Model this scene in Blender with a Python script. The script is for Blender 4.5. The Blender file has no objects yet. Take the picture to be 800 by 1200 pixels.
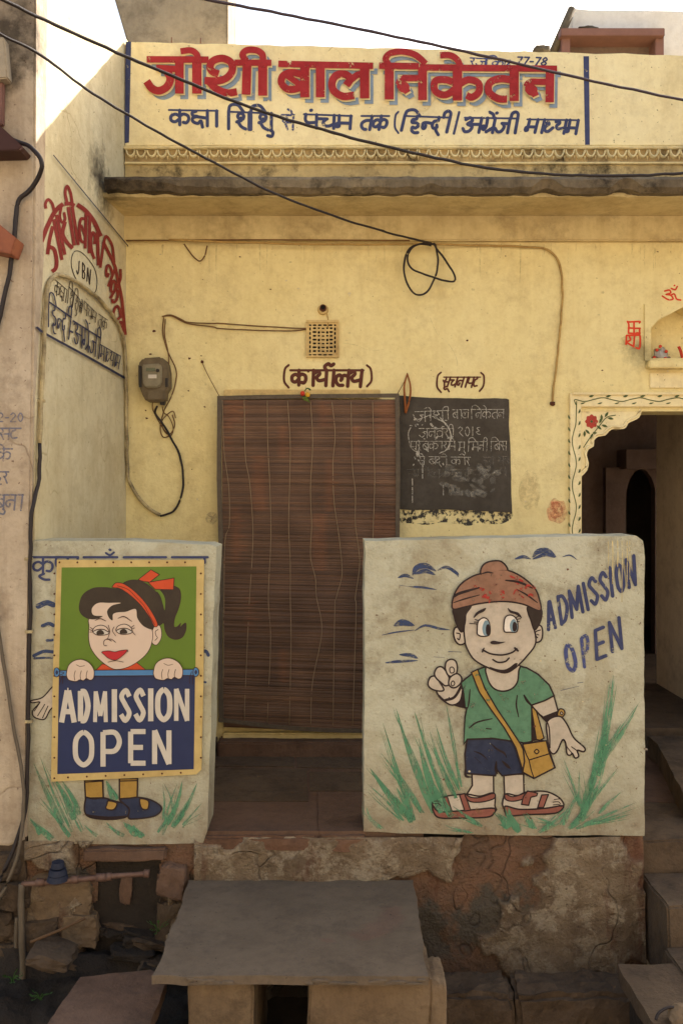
import bpy, bmesh, math, random
from mathutils import Vector, noise
from mathutils.geometry import tessellate_polygon
S = bpy.context.scene
COL = S.collection
random.seed(7)
# ------------------------------------------------------------------ camera
F, CX, CY, DC, ZC = 1065.0, 385.0, 570.0, 5.0, 1.4
cam_d = bpy.data.cameras.new("camera"); cam = bpy.data.objects.new("camera", cam_d); COL.objects.link(cam)
cam.location = (0, -DC, ZC); cam.rotation_euler = (math.radians(90), 0, 0)
cam_d.sensor_fit = 'VERTICAL'; cam_d.sensor_height = 36; cam_d.lens = 36 * F / 1200
cam_d.shift_x = (400 - CX) / 1200; cam_d.shift_y = -(600 - CY) / 1200
cam_d.clip_start = .05; cam_d.clip_end = 500
S.camera = cam
# ------------------------------------------------------------------ sky, sun, exposure
SUN = Vector((1.0, 1.0, .83)).normalized()
w = bpy.data.worlds.new("World"); S.world = w; w.use_nodes = True
nt = w.node_tree; nt.nodes.clear()
sky = nt.nodes.new("ShaderNodeTexSky"); sky.sky_type = 'NISHITA'; sky.sun_disc = False
sky.sun_elevation = math.asin(SUN.z); sky.sun_rotation = math.atan2(SUN.x, SUN.y)
sky.dust_density = 5.0; sky.air_density = 1.3; sky.ozone_density = .6
bg = nt.nodes.new("ShaderNodeBackground"); bg.inputs[1].default_value = .13
wo = nt.nodes.new("ShaderNodeOutputWorld")
nt.links.new(sky.outputs[0], bg.inputs[0]); nt.links.new(bg.outputs[0], wo.inputs[0])
ld = bpy.data.lights.new("sun", 'SUN'); ld.energy = 5.0; ld.angle = math.radians(.5); ld.color = (1, .93, .83)
lo = bpy.data.objects.new("sun", ld); COL.objects.link(lo)
lo.rotation_euler = SUN.to_track_quat('Z', 'Y').to_euler()
S.view_settings.view_transform = 'Standard'; S.view_settings.look = 'None'
S.view_settings.exposure = 1.42; S.view_settings.gamma = 1
S.cycles.max_bounces = 8; S.cycles.diffuse_bounces = 5; S.cycles.transparent_max_bounces = 16

# ------------------------------------------------------------------ helpers
def lin(r, g=None, b=None):
    if g is None: r, g, b = r
    f = lambda c: (c/255/12.92) if c/255 <= .04045 else ((c/255+.055)/1.055)**2.4
    return (f(r), f(g), f(b), 1)
def tag(o, label=None, cat=None, group=None, kind=None):
    if label: o['label'] = label
    if cat: o['category'] = cat
    if group: o['group'] = group
    if kind: o['kind'] = kind
    return o
def empty(name, loc=(0, 0, 0), label=None, cat=None, group=None, kind=None):
    o = bpy.data.objects.new(name, None); COL.objects.link(o); o.location = loc; o.empty_display_size = .1
    return tag(o, label, cat, group, kind)
def link(name, me, mats, parent=None):
    o = bpy.data.objects.new(name, me); COL.objects.link(o)
    if not isinstance(mats, (list, tuple)): mats = [mats]
    if not me.materials:
        for m in mats: me.materials.append(m)
    if parent is not None:
        o.parent = parent
        p, off = parent, Vector((0, 0, 0))
        while p: off += p.location; p = p.parent
        o.location = -off if not o.location.length else o.location
    return o
def mesh(name, vs, fs, mats, parent=None, smooth=False, mi=None):
    me = bpy.data.meshes.new(name); me.from_pydata([tuple(v) for v in vs], [], fs)
    if mi: me.polygons.foreach_set('material_index', mi)
    if smooth: me.polygons.foreach_set('use_smooth', [True]*len(me.polygons))
    me.update()
    return link(name, me, mats, parent)
def bmo(name, bm, mats, parent=None, smooth=False):
    bmesh.ops.recalc_face_normals(bm, faces=bm.faces)
    me = bpy.data.meshes.new(name); bm.to_mesh(me); bm.free()
    if smooth: me.polygons.foreach_set('use_smooth', [True]*len(me.polygons))
    return link(name, me, mats, parent)
def bx(bm, x0, x1, y0, y1, z0, z1):
    v = [bm.verts.new(p) for p in ((x0,y0,z0),(x1,y0,z0),(x1,y1,z0),(x0,y1,z0),(x0,y0,z1),(x1,y0,z1),(x1,y1,z1),(x0,y1,z1))]
    for f in ((0,3,2,1),(4,5,6,7),(0,1,5,4),(1,2,6,5),(2,3,7,6),(3,0,4,7)): bm.faces.new([v[i] for i in f])
    return v
def box(name, b, mat, parent=None, bev=0.0, jit=0.0):
    bm = bmesh.new(); vs = bx(bm, *b)
    if bev: bmesh.ops.bevel(bm, geom=bm.edges[:], offset=bev, segments=2, affect='EDGES', clamp_overlap=True)
    if jit:
        for _ in range(6):
            es = [e for e in bm.edges if e.calc_length() > .045]
            if not es or len(bm.verts) > 6000: break
            bmesh.ops.subdivide_edges(bm, edges=es, cuts=1, use_grid_fill=True)
        for v in bm.verts: v.co += noise.noise_vector(v.co*9)*jit + noise.noise_vector(v.co*34)*jit*.45
    return bmo(name, bm, mat, parent)
def prism(name, pts, axis, a, b, mat, parent=None, holes=(), bev=0.0, jit=0.0):
    """2-D outline (with holes) swept along axis 'y' (pts=(x,z)) or 'z' (pts=(x,y)) from a to b"""
    loops = [list(pts)] + [list(h) for h in holes]
    to = (lambda p, t: (p[0], t, p[1])) if axis == 'y' else (lambda p, t: (p[0], p[1], t))
    tris = tessellate_polygon([[Vector((p[0], p[1], 0)) for p in l] for l in loops])
    flat = [p for l in loops for p in l]; n = len(flat)
    vs = [to(p, a) for p in flat] + [to(p, b) for p in flat]
    bm = bmesh.new(); bv = [bm.verts.new(v) for v in vs]
    caps = []
    for t in tris:
        for o in (0, n):
            try: bm.faces.new([bv[i+o] for i in t])
            except ValueError: pass
    k = 0
    for l in loops:
        m = len(l)
        for i in range(m):
            j = (i+1) % m
            bm.faces.new((bv[k+i], bv[k+j], bv[k+j+n], bv[k+i+n]))
        k += m
    bmesh.ops.recalc_face_normals(bm, faces=bm.faces)
    if bev:
        es = [e for e in bm.edges if len(e.link_faces) == 2 and e.calc_face_angle(0) > .6]
        bmesh.ops.bevel(bm, geom=es, offset=bev, segments=2, affect='EDGES', clamp_overlap=True)
    if jit:
        for v in bm.verts: v.co += noise.noise_vector(v.co*7)*jit
    return bmo(name, bm, mat, parent)
def rough_loop(pts, step=.04, amp=.004, seed=0):
    out = []; n = len(pts)
    for i in range(n):
        a, b = Vector(pts[i]), Vector(pts[(i+1) % n]); L = (b-a).length; k = max(1, int(L/step))
        for j in range(k):
            p = a.lerp(b, j/k); q = noise.noise_vector(Vector((p.x*11, p.y*11, seed)))*amp + noise.noise_vector(Vector((p.x*31, p.y*31, seed)))*amp*.6
            out.append((p.x+q.x, p.y+q.y))
    return out
def cat(pts, n=6, closed=False):
    P = [Vector(p) for p in pts]; out = []; m = len(P)
    if m < 3 and not closed: return P
    rng = range(m) if closed else range(m-1)
    for i in rng:
        p1, p2 = P[i], P[(i+1) % m]
        p0 = P[(i-1) % m] if (closed or i > 0) else p1*2-p2
        p3 = P[(i+2) % m] if (closed or i+2 < m) else p2*2-p1
        for k in range(n):
            t = k/n
            out.append(.5*((2*p1)+(p2-p0)*t+(2*p0-5*p1+4*p2-p3)*t*t+(3*p1-p0-3*p2+p3)*t**3))
    if not closed: out.append(P[-1])
    return out
def tube(name, pts, r, mat, parent=None, n=6, sides=7, radii=None, closed=False):
    P = cat(pts, n, closed); vs, fs = [], []; m = len(P)
    if 'wire' in name or 'cable' in name or 'conduit' in name: P = [p+noise.noise_vector(p*16)*r*.55 for p in P]
    up = Vector((.13, .21, .97))
    for i, p in enumerate(P):
        t = (P[min(i+1, m-1)]-P[max(i-1, 0)]).normalized()
        a = t.cross(up if abs(t.dot(up)) < .95 else Vector((1, 0, 0))).normalized(); b = t.cross(a)
        rr = r*(1+.12*noise.noise(p*23)) if radii is None else radii[0]+(radii[1]-radii[0])*i/(m-1)
        for k in range(sides):
            an = 2*math.pi*k/sides; vs.append(p+(a*math.cos(an)+b*math.sin(an))*rr)
    for i in range(m-1):
        for k in range(sides):
            fs.append((i*sides+k, i*sides+(k+1) % sides, (i+1)*sides+(k+1) % sides, (i+1)*sides+k))
    fs.append(tuple(range(sides))[::-1]); fs.append(tuple(range((m-1)*sides, m*sides)))
    return mesh(name, vs, fs, mat, parent, True)
def rock(name, loc, size, seed, mat, parent=None, sub=3, rot=0, amp=.28, blocky=.6):
    bm = bmesh.new(); bmesh.ops.create_icosphere(bm, subdivisions=sub, radius=1)
    for v in bm.verts:
        c = v.co.copy(); m = max(abs(c.x), abs(c.y), abs(c.z)); cube = c/m
        c = c.lerp(cube, blocky)
        c += noise.noise_vector(c*1.1+Vector((seed*3.1, 0, 0)))*amp + noise.noise_vector(c*4+Vector((seed, 5, 0)))*amp*.3 + noise.noise_vector(c*11+Vector((seed, 9, 0)))*amp*.12
        c = Vector((c.x*size[0], c.y*size[1], c.z*size[2]))
        ca, sa = math.cos(rot), math.sin(rot)
        v.co = Vector((c.x*ca-c.z*sa, c.y, c.x*sa+c.z*ca))+Vector(loc)
    return bmo(name, bm, mat, parent, 'stone' not in name)

def W(px, py, Y=0.0):
    d = DC+Y
    return Vector(((px-CX)*d/F, Y, ZC-(py-CY)*d/F))
def WZ(px, py, z):                                   # the point at height z seen at a photo position
    d = (ZC-z)*F/(py-CY)
    return Vector(((px-CX)*d/F, d-DC, z))
class Plane:
    def __init__(s, o, u, v):
        s.o = Vector(o); s.u = Vector(u).normalized(); v = Vector(v); s.v = (v-s.u*v.dot(s.u)).normalized()
        s.n = s.u.cross(s.v)
        if s.n.dot(Vector((0, -DC, ZC))-s.o) < 0: s.n = -s.n
    def hit(s, px, py):
        d = Vector(((px-CX)/F, 1, -(py-CY)/F)); c = Vector((0, -DC, ZC))
        t = (s.o-c).dot(s.n)/d.dot(s.n); p = c+d*t-s.o
        return Vector((p.dot(s.u), p.dot(s.v)))
    def p3(s, q, off=0): return s.o+s.u*q[0]+s.v*q[1]+s.n*off
def front(Y): return Plane((0, Y, 0), (1, 0, 0), (0, 0, 1))

# ------------------------------------------------------------------ materials
FY = -1.19
NICHE = (W(750, 0).x, W(0, 412).z)
class NB:
    def __init__(s, name):
        s.m = bpy.data.materials.new(name); s.m.use_nodes = True; s.t = s.m.node_tree; s.t.nodes.clear()
        s.out = s.t.nodes.new("ShaderNodeOutputMaterial"); s.b = s.t.nodes.new("ShaderNodeBsdfPrincipled")
        s.t.links.new(s.b.outputs[0], s.out.inputs[0])
        g = s.t.nodes.new("ShaderNodeNewGeometry"); s.pos = g.outputs['Position']; s.geo = g
    def n(s, ty, **k):
        x = s.t.nodes.new(ty)
        for a, b in k.items(): setattr(x, a, b)
        return x
    def set(s, node, i, v):
        if hasattr(v, 'is_linked') or hasattr(v, 'links'): s.t.links.new(v, node.inputs[i])
        else: node.inputs[i].default_value = v
    def noise(s, scale, detail=6, rough=.6, stretch=(1, 1, 1), off=0, dist=0):
        mp = s.n("ShaderNodeMapping"); s.t.links.new(s.pos, mp.inputs[0]); mp.inputs['Scale'].default_value = stretch
        mp.inputs['Location'].default_value = (off, off*1.7, off*.3)
        x = s.n("ShaderNodeTexNoise"); s.t.links.new(mp.outputs[0], x.inputs['Vector'])
        x.inputs['Scale'].default_value = scale; x.inputs['Detail'].default_value = detail; x.inputs['Roughness'].default_value = rough
        x.inputs['Distortion'].default_value = dist
        return x.outputs['Fac']
    def ramp(s, v, a, b, lo=0.0, hi=1.0):
        x = s.n("ShaderNodeMapRange"); x.clamp = True
        s.t.links.new(v, x.inputs[0])
        for i, q in zip((1, 2, 3, 4), (a, b, lo, hi)): x.inputs[i].default_value = q
        return x.outputs[0]
    def mul(s, a, b, op='MULTIPLY'):
        x = s.n("ShaderNodeMath", operation=op, use_clamp=False); s.set(x, 0, a); s.set(x, 1, b); return x.outputs[0]
    def mix(s, f, a, b):
        x = s.n("ShaderNodeMix", data_type='RGBA'); s.set(x, 0, f); s.set(x, 6, a); s.set(x, 7, b); return x.outputs[2]
    def band(s, ax, a, b):                            # 0..1 along a world axis
        x = s.n("ShaderNodeSeparateXYZ"); s.t.links.new(s.pos, x.inputs[0]); return s.ramp(x.outputs[ax], a, b)
    def voro(s, scale, feature='DISTANCE_TO_EDGE', stretch=(1, 1, 1), warp=0.0):
        mp = s.n("ShaderNodeMapping"); s.t.links.new(s.pos, mp.inputs[0]); mp.inputs['Scale'].default_value = stretch
        vec = mp.outputs[0]
        if warp:
            nn = s.n("ShaderNodeTexNoise"); nn.inputs['Scale'].default_value = 4; s.t.links.new(s.pos, nn.inputs['Vector'])
            vm = s.n("ShaderNodeVectorMath", operation='MULTIPLY_ADD'); s.t.links.new(nn.outputs['Color'], vm.inputs[0])
            vm.inputs[1].default_value = (warp,)*3; s.t.links.new(vec, vm.inputs[2]); vec = vm.outputs[0]
        x = s.n("ShaderNodeTexVoronoi", feature=feature); s.t.links.new(vec, x.inputs['Vector']); x.inputs['Scale'].default_value = scale
        return x.outputs['Distance']
    def done(s, col, rough=.9, bump=None, strength=.4, dist=.01, spec=.25, alpha=None, metal=0):
        s.set(s.b, 'Base Color', col); s.set(s.b, 'Roughness', rough); s.b.inputs['Specular IOR Level'].default_value = spec
        s.b.inputs['Metallic'].default_value = metal
        if bump is not None:
            x = s.n("ShaderNodeBump"); x.inputs['Strength'].default_value = strength; x.inputs['Distance'].default_value = dist
            s.t.links.new(bump, x.inputs['Height']); s.t.links.new(x.outputs[0], s.b.inputs['Normal'])
        if alpha is not None: s.set(s.b, 'Alpha', alpha)
        return s.m
def plaster(name, base, dark, light, stain=None, stain_amt=.5, bump=.35, spots=None, cracks=0, zgrad=None, streak=.35, patch=None, soot=(), blotch=.55):
    q = NB(name)
    c = q.mix(q.ramp(q.noise(1.7, 7, .62), .35, .68), base, light)
    c = q.mix(q.mul(q.ramp(q.noise(3.1, 9, .7, off=4), .48, .75), blotch), c, dark)
    c = q.mix(q.mul(q.ramp(q.noise(26, 5, .7, off=2), .45, .8), .35), c, dark)
    if streak: c = q.mix(q.mul(q.ramp(q.noise(9, 6, .65, stretch=(1, 1, .08), off=7), .5, .8), streak), c, dark)
    if patch: c = q.mix(q.mul(q.ramp(q.noise(2.3, 4, .5, off=11, dist=.6), patch[1], patch[1]+.03), patch[2]), c, patch[0])
    if stain: c = q.mix(q.mul(q.ramp(q.noise(5, 10, .75, off=9), .5, .66), stain_amt), c, stain)
    if spots: c = q.mix(q.mul(q.ramp(q.noise(60, 3, .6, off=3), .68, .72), .8), c, spots)
    if zgrad: c = q.mix(q.mul(q.mul(q.band(2, zgrad[0], zgrad[1]), q.ramp(q.noise(6, 8, .7, off=21), .25, .7)), zgrad[3]), c, zgrad[2])
    for (sx, sy, sz, sr, sa) in soot:
        vd = q.n("ShaderNodeVectorMath", operation='DISTANCE'); q.t.links.new(q.pos, vd.inputs[0]); vd.inputs[1].default_value = (sx, sy, sz)
        dd = q.mul(vd.outputs['Value'], q.mul(q.mul(q.noise(13, 8, .7, off=41), .5, 'SUBTRACT'), sr*2.2), 'ADD')
        c = q.mix(q.mul(q.ramp(dd, sr, sr*.15), sa), c, lin(44, 37, 30))
    h = q.mul(q.noise(14, 8, .6, off=5), q.mul(q.noise(90, 4, .6), .25), 'ADD')
    if cracks:
        k = q.ramp(q.voro(cracks, warp=.35), .0, .006)
        kk = q.mul(q.ramp(q.noise(1.3, 3, .5, off=31), .52, .6), q.mul(1.0, k, 'SUBTRACT'))
        c = q.mix(q.mul(kk, .6), c, dark)
        h = q.mul(h, q.mul(kk, .6), 'SUBTRACT')
    return q.done(c, .92, h, bump, .02)
def paint_mat(name, col, var=.25, wear=.62, wear_soft=.04, off=0, rough=.7, amt=1.0, scale=22, opac=1.0, stretch=(1, 1, 1)):
    q = NB(name)
    dk = tuple(c*.62 for c in col[:3])+(1,)
    lt = tuple(min(1, c*1.25+.015) for c in col[:3])+(1,)
    c = q.mix(q.ramp(q.noise(8, 6, .65, off=off), .35, .7), col, lt)
    c = q.mix(q.mul(q.ramp(q.noise(30, 5, .7, off=off+3), .45, .75), var*1.6), c, dk)
    a = None
    if wear is not None:
        a = q.mul(1.0, q.mul(q.ramp(q.noise(scale, 9, .72, off=off+5, dist=.3, stretch=stretch), wear, wear+wear_soft), amt), 'SUBTRACT')
        if opac < 1: a = q.mul(a, opac)
    return q.done(c, rough, q.noise(60, 4), .1, .004, alpha=a)
def flat(name, col, rough=.7, var=.3, scale=20, bump=.2, metal=0, spec=.3, stretch=(1, 1, 1), second=None):
    q = NB(name); dk = second or tuple(c*.5 for c in col[:3])+(1,)
    c = q.mix(q.mul(q.ramp(q.noise(scale, 7, .68, stretch=stretch), .35, .7), var), col, dk)
    return q.done(c, rough, q.noise(scale*3, 5, .6, stretch=stretch), bump, .006, spec=spec, metal=metal)

M = {}
yel, yel_d, yel_l = lin(222, 187, 108), lin(168, 130, 70), lin(232, 204, 134)
M['wall'] = plaster('yellow_limewash', lin(230, 212, 152), lin(194, 168, 112), lin(237, 222, 166), lin(160, 132, 88), .28, .45, lin(120, 90, 60), cracks=0, zgrad=(.55, -.15, lin(156, 128, 86), .6), blotch=.22, streak=.32, soot=((NICHE[0], 0, NICHE[1], .12, .5),))
M['sign'] = plaster('cream_limewash', lin(236, 218, 166), lin(200, 176, 126), lin(244, 230, 184), lin(160, 138, 100), .25, .3, lin(110, 90, 64), cracks=.8, blotch=.35)
M['cornice'] = plaster('worn_cream_moulding', lin(232, 214, 162), lin(176, 152, 106), lin(242, 228, 180), lin(90, 72, 52), .5, .5)
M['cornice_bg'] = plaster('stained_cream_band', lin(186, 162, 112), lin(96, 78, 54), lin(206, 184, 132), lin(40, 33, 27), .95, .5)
M['recess'] = plaster('dirty_shaded_recess', lin(150, 126, 86), lin(74, 60, 44), lin(200, 174, 122), lin(44, 36, 29), .95, .5)  # recess shade put into the base colour, with dirt stains over it
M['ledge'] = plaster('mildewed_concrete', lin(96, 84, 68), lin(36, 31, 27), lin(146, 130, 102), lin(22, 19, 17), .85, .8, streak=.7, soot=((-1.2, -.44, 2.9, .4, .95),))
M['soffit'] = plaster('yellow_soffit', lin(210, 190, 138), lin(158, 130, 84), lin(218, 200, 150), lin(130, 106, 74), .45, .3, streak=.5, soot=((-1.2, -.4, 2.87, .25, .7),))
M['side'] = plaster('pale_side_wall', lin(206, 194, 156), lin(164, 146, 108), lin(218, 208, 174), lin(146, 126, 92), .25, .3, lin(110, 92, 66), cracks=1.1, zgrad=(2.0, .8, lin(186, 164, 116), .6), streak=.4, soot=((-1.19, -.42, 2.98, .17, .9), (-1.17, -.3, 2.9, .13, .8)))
M['near'] = plaster('stained_beige_plaster', lin(182, 163, 138), lin(132, 112, 90), lin(200, 184, 160), lin(104, 86, 70), .5, .45, lin(90, 60, 50), cracks=1.2, zgrad=(2.6, 3.6, lin(80, 70, 58), .6), streak=.7, soot=((W(12, 48, FY).x, FY, W(12, 48, FY).z, .22, .85), (W(4, 100, FY).x, FY, W(4, 100, FY).z, .12, .6)))
M['pier'] = plaster('grey_plaster', lin(150, 138, 118), lin(104, 92, 76), lin(170, 156, 134), lin(70, 60, 50), .5, .4)
M['white_wall'] = plaster('whitewash', lin(226, 220, 210), lin(190, 180, 168), lin(236, 230, 222), None, 0, .2)
M['panel'] = plaster('weathered_offwhite', lin(186, 182, 156), lin(140, 128, 98), lin(198, 195, 172), lin(110, 92, 68), .55, .8, lin(104, 74, 50), cracks=0,
                     zgrad=(.3, -.06, lin(116, 92, 68), .85), streak=.35, patch=(lin(166, 154, 124), .57, .4), blotch=.4)
M['stone'] = plaster('red_brown_sandstone', lin(98, 74, 58), lin(64, 49, 40), lin(112, 88, 72), lin(56, 42, 34), .5, .6)
M['stone2'] = plaster('dark_flagstone', lin(84, 68, 53), lin(48, 39, 30), lin(102, 85, 67), lin(40, 32, 27), .6, .9, streak=0)
M['nosing'] = plaster('orange_red_stone_edge', lin(108, 78, 60), lin(72, 54, 42), lin(124, 96, 76), lin(50, 39, 32), .6, .9)
M['bench'] = plaster('grey_slate', lin(104, 90, 74), lin(74, 63, 52), lin(116, 101, 84), lin(56, 48, 42), .4, .5, lin(54, 46, 40), patch=(lin(112, 76, 64), .6, .3))
M['support'] = plaster('mud_plaster', lin(112, 92, 70), lin(74, 60, 46), lin(128, 108, 84), lin(54, 44, 35), .6, .8)
M['rubble'] = plaster('rubble_stone', lin(78, 63, 50), lin(46, 37, 30), lin(96, 80, 62), lin(34, 27, 23), .7, 1.0)
M['mud'] = plaster('black_mud', lin(44, 38, 33), lin(24, 20, 18), lin(60, 52, 44), None, 0, 1.0)
M['ground'] = plaster('dusty_ground', lin(122, 110, 96), lin(92, 80, 68), lin(140, 126, 110), lin(90, 76, 62), .4, .6)
M['inside'] = plaster('room_plaster', lin(228, 208, 176), lin(190, 166, 132), lin(234, 216, 186), lin(150, 126, 96), .4, .2)  # paled so the partition reads as lit
M['inside_dark'] = plaster('shaded_room_plaster', lin(104, 86, 78), lin(70, 58, 52), lin(120, 102, 92), None, 0, .2)  # darker version for the dim parts; their shade is in the colour
M['opposite'] = plaster('opposite_facade', lin(168, 160, 146), lin(140, 132, 120), lin(180, 172, 158), None, 0, .2)
def foundation_mat():
    q = NB('peeling_foundation_plaster')
    at = q.n("ShaderNodeAttribute", attribute_name='layer').outputs['Fac']
    old = q.mix(q.ramp(q.noise(6, 8, .7), .38, .62), lin(146, 108, 82), lin(122, 97, 76))
    old = q.mix(q.ramp(q.noise(3.4, 6, .6, off=8), .5, .56), old, lin(104, 94, 80))
    pl = q.mix(q.ramp(q.noise(5, 9, .7, off=3), .38, .62), lin(160, 138, 110), lin(126, 105, 82))
    pl = q.mix(q.mul(q.ramp(q.noise(9, 9, .75, off=14), .5, .58), .7), pl, lin(192, 174, 146))
    c = q.mix(at, old, pl)
    c = q.mix(q.mul(q.ramp(q.noise(6, 8, .7, stretch=(1, 1, .25), off=18), .55, .62), .5), c, lin(104, 60, 44))
    k = q.mul(1.0, q.ramp(q.voro(1.5, warp=.45), .0, .009), 'SUBTRACT')
    k = q.mul(k, q.ramp(q.noise(2.2, 3, .5, off=51), .42, .5))
    c = q.mix(q.mul(k, .3), c, lin(60, 47, 38))
    c = q.mix(q.mul(q.ramp(q.noise(70, 3, .6, off=3), .66, .7), .6), c, lin(60, 46, 36))
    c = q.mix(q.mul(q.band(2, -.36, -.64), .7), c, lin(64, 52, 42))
    h = q.mul(q.mul(q.noise(20, 9, .68), q.mul(q.noise(80, 4), .3), 'ADD'), q.mul(k, .4), 'SUBTRACT')
    return q.done(c, .95, h, 1.0, .05)
M['found'] = foundation_mat()
M['red'] = paint_mat('red_paint', lin(152, 34, 36), .35, .6, .04)
M['redside'] = paint_mat('red_side_paint', lin(128, 36, 32), .25, .68, .03, off=2)
M['redlight'] = paint_mat('vermilion_paint', lin(206, 62, 32), .3, .6, .05, off=3)
M['shadow_blue'] = paint_mat('grey_blue_paint', lin(128, 144, 160), .25, .58, .06, off=4)
M['navy'] = paint_mat('navy_paint', lin(56, 62, 96), .35, .6, .06, off=6)
M['navydark'] = paint_mat('dark_navy_paint', lin(42, 42, 66), .3, .66, .05, off=6)
M['sign_chip'] = paint_mat('pale_chip', lin(206, 190, 150), .3, None)
M['rustspot'] = paint_mat('rust_spot', lin(96, 52, 34), .3, None)
M['dripcream'] = paint_mat('cream_drip', lin(206, 186, 128), .2, .5, .2, off=44, opac=.6)
M['cream'] = paint_mat('cream_margin_paint', lin(232, 212, 158), .15, .7, .05, off=1)
M['soot'] = paint_mat('soot_smear', lin(52, 44, 36), .3, .36, .22, off=33, scale=16, opac=.75)
M['faintdirt'] = paint_mat('dirt_smear', lin(150, 118, 76), .3, .38, .2, off=34, scale=26, opac=.28)
M['navyfade'] = paint_mat('faded_navy_paint', lin(64, 72, 118), .3, .5, .1, off=8, scale=60)
M['brown'] = paint_mat('brown_lettering_paint', lin(84, 40, 26), .25, .7, .03, off=9)
M['blackline'] = paint_mat('dark_outline_paint', lin(40, 24, 22), .25, .64, .05, off=10, opac=.96)
M['skin'] = paint_mat('pale_pink_paint', lin(190, 176, 156), .3, .63, .05, off=11, opac=.93)
M['hair'] = paint_mat('dark_brown_hair_paint', lin(50, 38, 30), .3, .72, .03, off=12)
M['eye'] = paint_mat('white_eye_paint', lin(214, 204, 190), .1, None)
M['iris'] = paint_mat('grey_blue_iris_paint', lin(116, 138, 146), .1, None)
M['shirt'] = paint_mat('green_shirt_paint', lin(88, 128, 98), .4, .6, .06, off=13, opac=.93)
M['shorts'] = paint_mat('navy_shorts_paint', lin(44, 50, 72), .4, .64, .04, off=14, opac=.95)
M['bag'] = paint_mat('ochre_bag_paint', lin(168, 132, 62), .35, .62, .05, off=15, opac=.95)
M['cap'] = paint_mat('faded_red_cap_paint', lin(142, 104, 82), .45, .6, .07, off=16, opac=.95)
M['capred'] = paint_mat('bright_red_trace_paint', lin(170, 52, 42), .3, .48, .06, off=17, opac=.8)
M['sandal'] = paint_mat('red_brown_sandal_paint', lin(134, 80, 66), .3, .64, .03, off=18)
M['grass'] = paint_mat('green_brush_paint', lin(88, 142, 106), .3, .47, .22, off=19, scale=34, amt=.9, stretch=(1.5, 1, .5), opac=.72)
M['cloud'] = paint_mat('blue_brush_paint', lin(54, 66, 98), .3, .49, .2, off=20, scale=60, amt=.95, stretch=(.5, 1, 1.6))
M['chalk'] = paint_mat('chalk', lin(186, 180, 166), .1, .45, .2, off=21, scale=90, amt=.85, opac=.72)
M['chalkfaint'] = paint_mat('faint_chalk', lin(150, 145, 134), .1, .42, .22, off=22, scale=60, amt=.95, opac=.3)
M['vine'] = paint_mat('vine_green_paint', lin(70, 84, 44), .3, .7, .05, off=23)
M['flower'] = paint_mat('flower_red_paint', lin(170, 62, 48), .3, .62, .05, off=24)
M['faintred'] = paint_mat('faint_red_smear', lin(196, 96, 62), .3, .42, .22, off=25, scale=40, amt=.96, opac=.4)
M['faintblue'] = paint_mat('faint_blue_smear', lin(112, 112, 128), .3, .48, .14, off=26, scale=60, amt=.9, opac=.75)
M['board'] = paint_mat('blackboard_paint', lin(64, 57, 48), .35, .735, .03, off=27, scale=14)
M['boardwear'] = paint_mat('flaking_blackboard_paint', lin(58, 54, 48), .35, .47, .05, off=28, scale=20)
M['p_border'] = flat('cream_enamel', lin(206, 180, 116), .5, .5, 9, .1, second=lin(150, 116, 62))
M['p_green'] = flat('green_enamel', lin(98, 124, 34), .45, .25, 7, .08, second=lin(74, 92, 30))
M['p_navy'] = flat('navy_enamel', lin(40, 50, 88), .45, .35, 8, .08, second=lin(30, 36, 62))
M['p_white'] = flat('white_enamel', lin(208, 198, 182), .45, .3, 20, .05, second=lin(170, 160, 146))
M['p_skin'] = flat('pale_pink_enamel', lin(214, 190, 168), .45, .2, 9, .05, second=lin(192, 164, 142))
M['p_hair'] = flat('dark_brown_enamel', lin(44, 32, 24), .4, .5, 9, .05, second=lin(76, 62, 44))
M['p_red'] = flat('orange_red_enamel', lin(204, 74, 34), .45, .25, 20, .05)
M['p_lip'] = flat('red_enamel', lin(186, 38, 44), .45, .2, 20, .05)
M['p_blue'] = flat('sky_blue_enamel', lin(76, 128, 176), .45, .25, 20, .05)
M['p_line'] = flat('thin_dark_enamel', lin(58, 28, 24), .5, .1, 20, .05)
M['rust'] = flat('rust', lin(92, 50, 30), .8, .5, 30, .4)
M['wire'] = flat('dark_cable', lin(38, 28, 26), .55, .3, 30, .2, spec=.4)
M['wire_purple'] = flat('purple_brown_cable', lin(52, 34, 44), .45, .3, 30, .1, spec=.5)
M['wire_tan'] = flat('limewashed_cable', lin(186, 154, 92), .8, .6, 30, .3, second=lin(112, 84, 52))
M['wire_brown'] = flat('brown_wire', lin(118, 84, 50), .7, .5, 40, .2)
M['conduit'] = flat('limewashed_conduit', lin(196, 178, 134), .8, .95, 9, .3, second=lin(60, 46, 36))
M['cloth'] = flat('grey_binding_cloth', lin(100, 89, 75), .95, .6, 40, .4, second=lin(70, 60, 50))
M['cord'] = flat('pale_cord', lin(150, 128, 100), .9, .3, 60, .2)
M['meter'] = flat('dusty_grey_plastic', lin(118, 104, 80), .8, .6, 24, .25, second=lin(78, 64, 46))
M['meter_dark'] = flat('dark_meter_plastic', lin(44, 38, 34), .5, .3, 14, .1)
M['meter_win'] = flat('dusty_meter_window', lin(140, 130, 104), .5, .6, 24, .1, spec=.4, second=lin(96, 84, 62))
M['lcd'] = flat('meter_display', lin(96, 100, 76), .3, .2, 30, .02)
M['grille'] = plaster('cream_grille', lin(214, 184, 120), lin(140, 108, 66), lin(226, 200, 140), lin(90, 66, 44), .5, .4)
M['void'] = flat('hole_shade', lin(26, 20, 18), .95, .2, 10, 0)  # near-black colour stands in for the shade inside openings
M['iron'] = flat('rusty_iron_pipe', lin(118, 92, 78), .6, .6, 24, .4, second=lin(74, 44, 34), metal=.2)
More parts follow.
